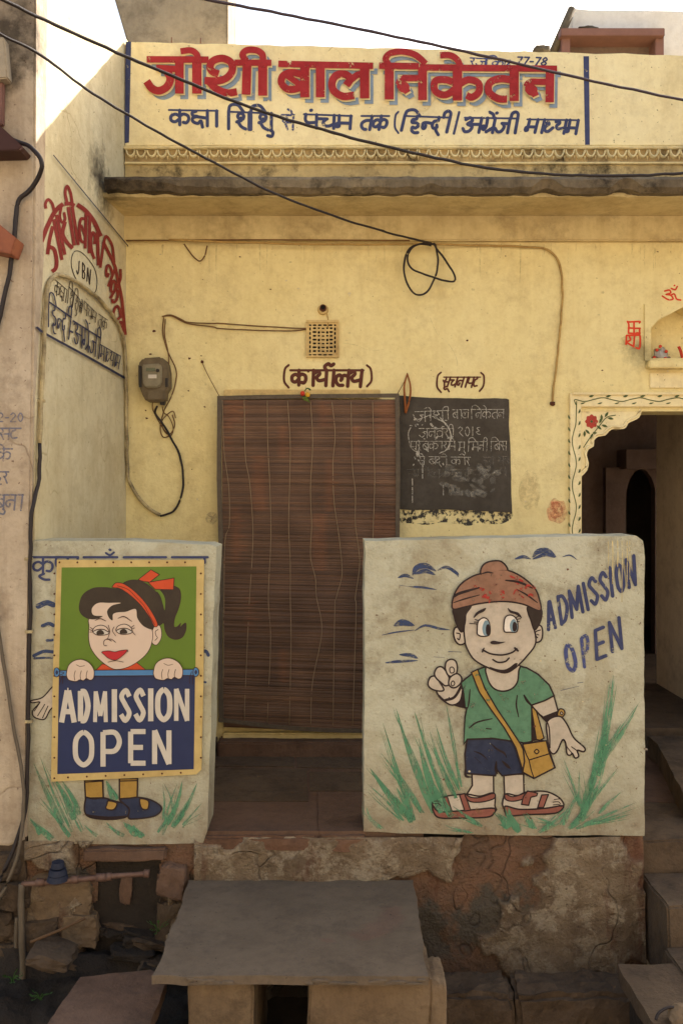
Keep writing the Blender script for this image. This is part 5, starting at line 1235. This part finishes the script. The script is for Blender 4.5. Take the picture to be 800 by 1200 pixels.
strip('binding', [(256, 466.5), (320, 465), (400, 464), (467, 463.5)], 4.6)
strip('binding', [(465, 462), (466, 560), (465, 700), (465, 860)], 5)
strip('binding', [(256, 843), (300, 849), (345, 853.5), (400, 856), (468, 857)], 4.5)
z3 = lambda p: at(p, 230, 440, 3.2)
cords = [[(98, 92), (104, 280), (122, 420), (124, 560), (108, 620), (104, 830)], [(180, 90), (184, 300), (200, 400), (212, 560), (210, 680), (200, 830)], [(266, 92), (268, 250), (275, 400), (280, 600), (270, 830)], [(342, 94), (352, 250), (350, 400), (346, 560), (352, 700), (352, 830)],
         [(428, 96), (436, 250), (428, 420), (432, 560), (428, 680), (446, 760), (450, 830)], [(508, 98), (520, 220), (512, 330), (516, 470), (534, 600), (546, 740), (525, 830)], [(580, 98), (584, 330), (596, 440), (596, 560), (612, 700), (596, 830)], [(660, 96), (664, 240), (668, 400), (662, 600), (660, 830)]]
tails = [[(262, 780), (260, 842)], [(290, 750), (286, 845)], [(317, 750), (313, 847)], [(341, 750), (339, 849)], [(377, 740), (366, 800), (364, 850)], [(392, 720), (390, 850)], [(417, 720), (413, 850)], [(436, 740), (436, 850)]]
for c_, tl in zip(cords, tails):
    P = z3(c_)+tl; tube('cord', [W(x, y, blind_y(x, y)-.006) for x, y in P], .0021, M['cord'], bl, n=6, sides=5)
# ---- hanging string at the two upper corners
t_ = tube('string', [W(237, 425, -.01), W(244, 440, -.03), W(257, 464, BY)], .0022, M['wire_brown']); tag(t_, 'thin string tying the left corner of the blind to a nail', 'string')
rock('knot', tuple(W(237, 424, -.008)), (.008, .006, .008), 2, M['rust'], t_, sub=2)
t_ = tube('string', [W(477, 437, -.01), W(473, 448, -.03), W(464, 464, BY)], .0022, M['wire_brown']); tag(t_, 'thin string tying the right corner of the blind to a nail', 'string')
lf = empty('dried_garland', W(477, 445, -.02), 'dried orange-brown leaf garland hanging beside the top of the blackboard', 'garland')
for s_ in (-1, 1): tube('dry_strand', [W(477, 438, -.015), W(477+s_*3.5, 452, -.03), W(477+s_*3, 466, -.03), W(475, 484, -.02)], .005, M['leafdry'], lf, radii=(.004, .007))
# ---- lemon and chillies charm
ch = empty('lemon_chilli_charm', W(358, 462, -.1), 'little lemon and chilli charm hanging at the top middle of the blind', 'charm')
rock('lemon', tuple(W(360.5, 462.5, -.1)), (.014, .012, .014), 2, M['lemon'], ch, sub=2, blocky=0, amp=.1)
rock('red_bead', tuple(W(354.5, 461, -.1)), (.013, .012, .014), 4, M['redcloth'], ch, sub=2, blocky=0, amp=.1)
for k in range(3): tube('chilli', [W(355+k*2, 465, -.105), W(357+k*2.5, 469+k, -.11), W(360+k*1.5, 466+k*2.4, -.11)], .004, M['chili'], ch, radii=(.0045, .001))
tube('leaf_tuft', [W(356, 459, -.1), W(360, 455, -.1), W(364, 457, -.1)], .004, M['leaf'], ch, radii=(.002, .005))
tube('thread', [W(358, 453, -.01), W(358, 459, -.08)], .0012, M['wire'], ch)

# ---- blackboard painted on the wall
bb = empty('blackboard', W(533, 600, 0), 'blackboard with chalked Hindi notice on the yellow wall right of the door', 'blackboard')
t7 = lambda p: at(p, 460, 430, 5.333)
P2w = lambda x, y: P2(x, y, 0)
ol = [(467.5, 464), (500, 466), (560, 467), (592, 467), (595.5, 468), (596, 500), (598, 560), (599.5, 602), (597, 600), (560, 599), (520, 597), (480, 598), (468, 597)]
bbd = prism('board_face', rough_loop([P2w(x, y) for x, y in ol], .02, .0035, 4), 'y', -.006, .002, M['board'], bb, bev=.001)
ps = Paint(front(0), .0012)
ps.fill([(468, 598), (500, 597), (540, 598), (570, 599), (599, 600), (598, 608), (585, 614), (560, 613), (548, 616), (520, 612), (500, 615), (480, 613), (470, 612)], 'boardwear')
ps.make('flaked_paint_edge', bb)
ps = Paint(front(-.006), .0008)
word(ps, 'j o sh ii', t7([(140, 280), (345, 272)]), t7([(140, 345), (345, 330)]), .9, 'chalk', jitter=.5)
word(ps, 'b aa l', t7([(375, 268), (470, 266)]), t7([(375, 325), (470, 320)]), .8, 'chalk', jitter=.4)
word(ps, 'i n k ek t n', t7([(490, 266), (690, 266)]), t7([(490, 325), (690, 320)]), .8, 'chalk', jitter=.4)
word(ps, 'j n v r ii', t7([(165, 385), (375, 385)]), t7([(165, 445), (375, 440)]), .8, 'chalk', jitter=.5)
word(ps, 'd2 0 1 d8', t7([(405, 375), (548, 375)]), t7([(405, 435), (548, 430)]), .85, 'chalk', head=False)
word(ps, 'p r b k aa r m e', t7([(110, 465), (385, 465)]), t7([(110, 520), (385, 520)]), .75, 'chalk', jitter=.5)
word(ps, 'm u _ i m n ii _ i b s', t7([(410, 470), (705, 465)]), t7([(410, 530), (705, 520)]), .75, 'chalk', jitter=.4)
word(ps, 's e _ b d o _ k o r', t7([(150, 560), (480, 565)]), t7([(150, 610), (480, 615)]), .75, 'chalk', jitter=.5)
word(ps, 'h t _ s b', t7([(560, 565), (720, 560)]), t7([(560, 612), (720, 610)]), .7, 'chalkfaint', jitter=.5)
word(ps, 'p g o l aa _ k d p r _ h o', t7([(90, 640), (700, 645)]), t7([(90, 690), (700, 690)]), .8, 'chalkfaint', jitter=.6)
ps.line(t7([(110, 380), (95, 420), (110, 500), (150, 530), (165, 500)]), 1.0, 'chalk'); ps.line(t7([(270, 320), (330, 360), (360, 430), (340, 510), (290, 540)]), 1.4, 'chalk'); ps.line(t7([(290, 315), (345, 380), (370, 450)]), 1.0, 'chalk')
ps.line(t7([(125, 300), (150, 330), (235, 300)]), .9, 'chalk'); ps.line(t7([(120, 370), (180, 340)]), .7, 'chalkfaint')
for x, y0, y1 in ((120, 700, 860), (183, 600, 705), (312, 740, 805), (160, 520, 560)):
    for k in range(3): ps.line(t7([(x, y0+(y1-y0)*k/3), (x+1, y0+(y1-y0)*(k+.75)/3)]), 1.1, 'chalk', False)
for _ in range(26):
    x, y = random.uniform(95, 360), random.uniform(300, 620); ps.line(t7([(x, y), (x+random.uniform(-12, 12), y+random.uniform(-14, 14))]), random.uniform(.8, 2.6), 'chalk')
for _ in range(34):
    x, y = random.uniform(330, 660), random.uniform(630, 800); ps.line(t7([(x, y), (x+random.uniform(-60, 60), y+random.uniform(-22, 22))]), random.uniform(3, 7), 'chalkfaint')
ps.make('chalk_writing', bbd)

# ---- vent grille, lamp holder
gv = empty('vent_grille', W(378, 418, 0), 'square cream ventilation grille in the wall above the office sign', 'grille')
gx = lambda x, y: (W(320+x/6.154, 0, -.02).x, W(0, 340+y/6.154, -.02).z)
holes = []
def gh(x0_, y0_, x1_, y1_):
    a, b = gx(x0_, y1_), gx(x1_, y0_); cx_ = .25*(b[0]-a[0]); cz_ = .2*(b[1]-a[1])
    holes.append([(a[0]+cx_, a[1]), (b[0]-cx_, a[1]), (b[0], a[1]+cz_), (b[0], b[1]-cz_), (b[0]-cx_, b[1]), (a[0]+cx_, b[1]), (a[0], b[1]-cz_), (a[0], a[1]+cz_)])
for i, (a, b) in enumerate(((258, 276), (286, 312), (322, 350), (360, 388), (398, 428), (438, 454))):
    gh(a, 244, b, 257); 
    if i < 5: gh(a, 459, b, 470)
for i in range(6):
    gh(260, 266+i*32, 272, 290+i*32); gh(439, 266+i*32, 452, 290+i*32)
for r_ in range(7):
    y = 265+r_*27.5
    for i, (a, b) in enumerate(((286, 310), (321, 338), (350, 370), (382, 398), (408, 428))):
        if i in (1, 3): gh(a, y, b, y+(20 if r_ % 2 else 14))
        else: gh(a-(3 if r_ % 2 else 0), y+(3 if i == 2 else 0), b+(3 if r_ % 2 else 0), y+15)
a, b = gx(238, 483), gx(475, 215)
prism('lattice', [(a[0]+.008, a[1]+.008), (b[0]-.008, a[1]+.008), (b[0]-.008, b[1]-.008), (a[0]+.008, b[1]-.008)], 'y', -.014, -.004, M['grille'], gv, holes=holes)
box('duct_shade_plate', (a[0]+.006, b[0]-.006, -.003, -.001, a[1]+.006, b[1]-.006), M['void'], gv)  # flat plate on the wall; shade behind the lattice is its colour
for bb_ in ((a[0], b[0], a[1], a[1]+.009), (a[0], b[0], b[1]-.014, b[1]), (a[0], a[0]+.009, a[1]+.009, b[1]-.014), (b[0]-.009, b[0], a[1]+.009, b[1]-.014)):
    box('rim', (bb_[0], bb_[1], -.022, .001, bb_[2], bb_[3]), M['grille'], gv, bev=.002)
lh = empty('lamp_holder', W(378, 362, 0), 'empty round bulb holder above the ventilation grille', 'lamp holder')
def disc(name, c, r, y0, y1, m, parent, n=18, r2=None):
    bm = bmesh.new(); vs = []
    for yy, rr_ in ((y0, r2 or r), (y1, r)):
        vs.append([bm.verts.new((c.x+rr_*math.cos(i*math.tau/n), yy, c.z+rr_*math.sin(i*math.tau/n))) for i in range(n)])
    bm.faces.new(vs[0]); bm.faces.new(vs[1][::-1])
    for i in range(n): bm.faces.new((vs[0][i], vs[0][(i+1) % n], vs[1][(i+1) % n], vs[1][i]))
    return bmo(name, bm, m, parent)
c_ = W(378.5, 363, 0)
disc('rose', c_, .031, -.02, .001, M['grille'], lh, r2=.026); disc('socket', c_+Vector((0, 0, .004)), .019, -.045, -.021, M['rust'], lh, r2=.017); disc('socket_mouth', c_+Vector((0, 0, .004)), .012, -.048, -.046, M['void'], lh)
t_ = tube('lamp_wire', [W(383, 368, -.01), W(384.5, 375, -.012), W(384, 384, -.02)], .003, M['wire_tan']); tag(t_, 'short wire from the bulb holder down to the grille', 'wire')

# ---- electricity meter
mt = empty('electricity_meter', W(182, 470, -.05), 'dusty grey electricity meter fixed on the yellow wall left of the door', 'meter')
m7 = lambda x, y: (W(150+x/5.714, 0, -.06).x, W(0, 360+y/5.714, -.06).z)
prism('meter_case', [m7(*p) for p in ((76, 385), (110, 345), (230, 338), (270, 368), (284, 440), (284, 540), (262, 575), (256, 634), (128, 634), (104, 590), (78, 520))], 'y', -.095, -.002, M['meter'], mt, bev=.009)
prism('meter_cover', [m7(*p) for p in ((108, 392), (225, 384), (240, 410), (238, 520), (218, 545), (130, 545), (112, 510))], 'y', -.115, -.096, M['meter_win'], mt, bev=.006)
a, b = m7(136, 437), m7(196, 415); box('display', (a[0], b[0], -.1185, -.116, a[1], b[1]), M['lcd'], mt)
disc('knob', Vector((m7(213, 433)[0], 0, m7(213, 433)[1])), .009, -.124, -.116, M['meter_dark'], mt)
a, b = m7(150, 485), m7(206, 460); box('rating_label', (a[0], b[0], -.1185, -.116, a[1], b[1]), M['p_white'], mt)
a, b = m7(142, 625), m7(244, 560); box('terminal_cover', (a[0], b[0], -.108, -.096, a[1], b[1]), M['meter'], mt, bev=.004)
a, b = m7(216, 655), m7(248, 628); box('cable_gland', (a[0], b[0], -.07, -.03, a[1], b[1]), M['meter_dark'], mt, bev=.003)
for x_ in (84, 258): a, b = m7(x_, 540), m7(x_+18, 480 if x_ == 258 else 400); box('side_clip', (a[0], b[0], -.1, -.096, a[1], b[1]), M['meter_dark'], mt)

#################################################################### CABLES
def cable(name, pts, r, m, label, cat_='cable', Y=-.012, group=None, **k):
    P = [W(p[0], p[1], p[2] if len(p) > 2 else Y) for p in pts]
    o = tube(name, P, r, M[m], **k); return tag(o, label, cat_, group)
z7 = lambda p: at(p, 150, 360, 5.714)
cable('meter_cable', [(184, 476, -.05), (182, 484, -.03), (190, 495, -.02), (200, 512, -.02), (210, 532, -.02), (214.5, 555, -.02), (213, 580, -.02), (205, 598, -.02), (195, 603, -.02), (188, 605, -.02)], .0062, 'wire', 'black cable drooping in a curve from below the electricity meter')
def sidep(px, py, off=.015): return side_pl.p3(side_pl.hit(px, py), off)
P = [W(188, 604, -.018), W(177, 598, -.018), W(162, 582, -.018), W(152, 562, -.018), W(149.5, 545, -.018)]
P += [sidep(146, 520), sidep(145, 455), sidep(143.5, 410), sidep(139, 388), sidep(128, 368), sidep(112, 350), sidep(98, 338), sidep(84, 329), sidep(70, 323), sidep(61, 324), sidep(54, 332), sidep(51, 344), sidep(49.5, 370), sidep(47, 420), sidep(45, 470), sidep(43, 520)]
t_ = tube('wall_conduit', P, .0095, M['conduit'], n=5, sides=8); tag(t_, 'limewashed cable looping in an arch round the blue Hindi lettering on the side wall', 'cable')
P = [sidep(43, 520), sidep(42, 560), Vector(W(38, 600, FY-.03)), W(36, 640, FY-.03), W(36, 700, FY-.02), W(34, 800, FY-.02), W(33, 880, FY-.03), W(31, 940, FY-.04), W(20, 985, FY-.06), W(6, 1020, FY-.08), W(-20, 1070, FY-.1)]
t_ = tube('black_conduit', P, .0085, M['wire'], n=5, sides=8); tag(t_, 'long black cable running down the corner beside the left low wall', 'cable')
for px, py in ((34.5, 655), (35, 740), (35, 845), (45.5, 470)):
    p = W(px, py, FY-.02) if py > 500 else sidep(px, py)
    bm = bmesh.new(); bx(bm, p.x-.016, p.x+.014, p.y-.012, p.y+.006, p.z-.006, p.z+.006); bmo('cable_clip', bm, M['conduit'], t_)
cable('corner_cable', [(-10, 690, NY-.03), (2, 760, NY-.02), (16, 850, NY-.02), (27, 910, NY-.03), (27, 960, NY-.04), (20, 1005, NY-.05), (4, 1045, NY-.06), (-20, 1080, NY-.06)], .0075, 'pvc', 'grey-brown pipe bending along the neighbouring wall at lower left', 'pipe')
cable('awning_cable', [(-30, 150, NY-.06), (0, 158, NY-.05), (22, 166, NY-.05), (35, 172, NY-.06), (45, 182, NY-.08), (49.5, 195, NY-.08), (44, 210, NY-.05), (33, 225, NY-.03), (22, 236, NY-.02), (19, 260, NY-.02), (14, 300, NY-.02), (6, 345, NY-.02), (-6, 395, NY-.02)], .0095, 'wire', 'thick black cable curling round the corner below the metal awning')
# horizontal pipe-run along the top of the wall
cable('ceiling_conduit', [(198, 281, YB-.012), (260, 283.5, YB-.012), (350, 286, YB-.012), (430, 286.5, YB-.012), (500, 286, YB-.014), (560, 287.5, -.014), (620, 289.5, -.014), (640, 292, -.014), (652, 303, -.014), (657.5, 322, -.014), (658.5, 345, -.014), (657, 370, -.014), (654.5, 400, -.014), (651.5, 430, -.014), (648, 455, -.014), (647, 471, -.012)],
      .0064, 'wire_tan', 'limewashed cable along the top of the wall, turning down above the arch')
cable('ceiling_strip', [(148, 282, YB-.006), (300, 281, YB-.006), (480, 281.8, YB-.006)], .0035, 'wire_brown', 'thin brown wire pinned under the beam above the door')
rock('cable_end', tuple(W(647, 473, -.012)), (.014, .01, .012), 3, M['rust'], None, sub=2); bpy.context.scene.objects['cable_end']['label'] = 'rusty screw and frayed end of the cable above the arch'; bpy.context.scene.objects['cable_end']['category'] = 'fixing'
cable('stub_wire', [(216, 286, -.012), (220, 292, -.012), (226, 300, -.014), (234, 306, -.014), (240, 300, -.014), (243, 288, -.014)], .0035, 'wire_brown', 'short loose wire end curling under the beam at upper left', 'wire')
for a, lbl in (((192, 370, 375, 383), 'upper of the two brown wires running from the meter to the grille'), ((194, 373, 381, 387), 'lower of the two brown wires running from the meter to the grille')):
    i_ = 0 if 'upper' in lbl else 1
    cable('wall_wire', [(190, 371), (200, 369+i_), (212, 374+i_*1.5), (222, 378+i_*1.6), (250, 379+i_*4), (258, 379+i_*6), (300, 382+i_*5), (340, 384+i_*3.5), (360, 385+i_*.8)], .0034, 'wire_brown', lbl, 'wire', group=None)
cable('drop_wire', [(192, 372), (191, 390), (196, 410), (206, 432), (206, 447), (201, 465), (193, 480), (188, 500), (191, 512), (199, 510), (205, 498), (202, 486)], .0033, 'wire_brown', 'brown wire dropping right of the meter into a tangle below it', 'wire')
cable('drop_wire', [(194, 374), (193, 392), (197, 412), (198, 430, -.03), (197, 440, -.05)], .003, 'wire_brown', 'short brown wire dropping behind the right side of the meter', 'wire')
cable('tangle_wire', [(190, 474, -.04), (192, 483), (198, 488), (203, 500), (201, 510), (193, 506), (190, 494), (197, 485), (203, 482), (206, 490)], .0028, 'wire_brown', 'knot of thin brown wire below the meter', 'wire')
cable('meter_lead', [(179, 472, -.05), (179, 479, -.03), (183, 488), (190, 500), (196, 508)], .003, 'wire_brown', 'thin lead from the left of the meter base', 'wire')
# coil of cable under the beam
cy = -.05
P = [(505, 288, cy), (490, 286, cy-.01), (478, 294, cy), (473, 310, cy), (476, 330, cy), (487, 345, cy), (500, 342, cy), (509, 326, cy), (513, 308, cy), (511, 290, cy), (508, 286, cy-.01), (518, 300, cy-.01), (530, 318, cy), (533, 328, cy), (526, 330, cy-.015), (505, 324, cy-.02), (484, 316, cy-.02), (477, 304, cy-.02), (483, 290, cy-.02), (496, 285, cy-.02), (511, 287, cy-.02)]
cable('cable_coil', P, .0055, 'wire', 'loose coil of dark cable hanging under the beam above the blackboard', 'cable', sides=8)
# overhead wires
def ohead(pts, r, m, label):
    o = tube('overhead_wire', [W(*p) for p in pts], r, M[m], n=8, sides=8); tag(o, label, 'wire', 'overhead wires')
ohead([(-60, -35, -1.9), (10, 3, -1.7), (100, 45, -1.45), (200, 88, -1.2), (300, 128, -1.0), (400, 158, -.9), (480, 178, -.85), (560, 195, -.8), (640, 204, -.8), (720, 206, -.8), (800, 203, -.8), (900, 196, -.8)], .0068, 'wire', 'long overhead wire sagging across the whole sign from top left to the ledge at right')
ohead([(-60, 15, -1.7), (0, 40, -1.55), (50, 66, -1.4), (110, 110, -1.2), (180, 152, -1.0), (250, 190, -.8), (320, 226, -.6), (400, 256, -.4), (460, 274, -.2), (505, 285, -.07)], .0058, 'wire', 'overhead wire running from the left edge down to the cable coil')
ohead([(180, -14, -1.6), (240, -1, -1.6), (330, 16, -1.5), (450, 40, -1.4), (560, 64, -1.3), (680, 92, -1.2), (800, 117, -1.1), (900, 136, -1.0)], .0056, 'wire_purple', 'purple-brown overhead wire crossing the top right of the sign')
t_ = tube('thin_thread', [W(385, 60, -.05), W(412, 28, -.3), W(440, -4, -.5)], .0011, M['wire_tan']); tag(t_, 'very thin thread rising into the sky above the sign', 'thread')
# niche contents
idol = empty('silver_idol', W(773, 423, .05), 'small silver foil covered idol standing in the wall niche', 'idol')
rock('foil_body', tuple(W(773, 415, .04)), (.038, .03, .04), 5, M['foil'], idol, sub=3, blocky=.1, amp=.35)
for dx, dy in ((-7, 4), (6, 5), (0, -9), (-4, -5), (7, -3)): rock('red_fleck', tuple(W(773+dx, 415+dy, .012)), (.009, .006, .009), dx+9, M['redcloth'], idol, sub=2, blocky=.2)
box('idol_base', (W(764, 0, .05).x, W(783, 0, .05).x, .02, .09, NZ0+.001, NZ0+.014), M['frame'], idol, bev=.003)
st = tube('red_stick', [W(799, 421, .05), W(797, 412, .05), W(794.5, 406, .05)], .008, M['redcloth']); tag(st, 'short red offering stick leaning at the right side of the niche', 'stick')

# ---- water pipe and odds and ends at lower left
pi = empty('water_pipe', W(120, 1026, FY-.05), 'rusty iron water pipe with valve fittings crossing the gutter below the left low wall', 'pipe')
YP = FY-.07
tube('horizontal_run', [W(26, 1036, YP), W(60, 1034, YP), (W(100, 1030, YP)), W(140, 1026, YP), W(175, 1024, YP)], .011, M['iron'], pi, sides=10)
for px, w_ in ((48, 5), (66, 4), (88, 4), (119, 6), (128, 3), (172, 3)):
    p = W(px, 1034-(px-48)*.082, YP); tube('coupling', [p-Vector((w_*.0035, 0, 0)), p+Vector((w_*.0035, 0, 0))], .016, M['iron'], pi, sides=10)
tube('down_pipe', [W(26, 1036, YP), W(25, 1060, YP), W(26, 1100, YP), W(26, 1150, YP), W(10, 1175, YP-.05), W(-20, 1205, YP-.1)], .013, M['pvc'], pi, sides=10)
tube('down_pipe', [W(20, 1075, YP+.03), W(19, 1110, YP+.03), W(20, 1140, YP+.03)], .008, M['pvc'], pi, sides=8)
tube('branch_pipe', [W(150, 1018, FY+.05), W(156, 1006, FY+.1), W(162, 1000, FY+.15)], .012, M['iron'], pi, sides=8)
bc = empty('blue_bucket_lid', W(68, 1020, YP), 'dull blue plastic cap sitting above the pipe at lower left', 'cap')
for z_, r_ in ((1028, .044), (1021, .038), (1013, .028)):
    p = W(68, z_, YP); bm = bmesh.new(); bmesh.ops.create_cone(bm, cap_ends=True, segments=20, radius1=r_, radius2=r_*.86, depth=.022)
    for v in bm.verts: v.co += p
    bmo('ring', bm, M['bluecap'], bc)
t_ = tube('dry_stick', [W(100, 1076, YP-.06), W(70, 1090, YP-.08), W(36, 1104, YP-.1)], .006, M['stick']); tag(t_, 'thin dry stick lying across the rubble at lower left', 'stick')
def weed(name, base, n, size, label, seed):
    random.seed(seed); root = empty(name, base, label, 'plant')
    for i in range(n):
        a = random.uniform(0, math.tau); r_ = random.uniform(.3, 1)*size; tip = base+Vector((math.cos(a)*r_, -abs(math.sin(a))*r_*.7, random.uniform(.2, 1)*size))
        tube('stem', [base, base.lerp(tip, .5)+Vector((0, 0, .01)), tip], .0015, M['leaf'], root, n=3, sides=4)
        L = random.uniform(.35, .6)*size; d = (tip-base).normalized(); sdv = d.cross(Vector((0, 0, 1))).normalized(); dn = Vector((0, 0, -.25))
        pts = [tip, tip+d*L*.35+sdv*L*.32, tip+d*L*.75+sdv*L*.2+dn*L*.3, tip+d*L+dn*L*.5, tip+d*L*.75-sdv*L*.2+dn*L*.3, tip+d*L*.35-sdv*L*.32, tip+d*L*.5+Vector((0, 0, -.004))]
        mesh('leaf', pts, [(0, 1, 6), (1, 2, 6), (2, 3, 6), (3, 4, 6), (4, 5, 6), (5, 0, 6)], M['leaf'], root)
weed('weed', W(186, 1092, FY-.12), 7, .05, 'broad-leaved green weed growing from the wall beside the bench', 5)
weed('weed', W(15, 1150, FY-.25), 9, .045, 'small weed at the lower left edge beside the down pipe', 8)
weed('weed', W(48, 1172, FY-.3), 8, .035, 'smallest weed growing by the slab at bottom left', 11)

# ---- far side of the lane, behind the camera: an unseen house added to bounce light and block low sky
op = empty('opposite_house', (0, -9.5, ground_z), 'plain unseen house added on the far side of the lane to bounce light', 'building')
box('wall', (-9, 9, -9.9, -9.5, ground_z+.002, 6.5), M['opposite'], op)
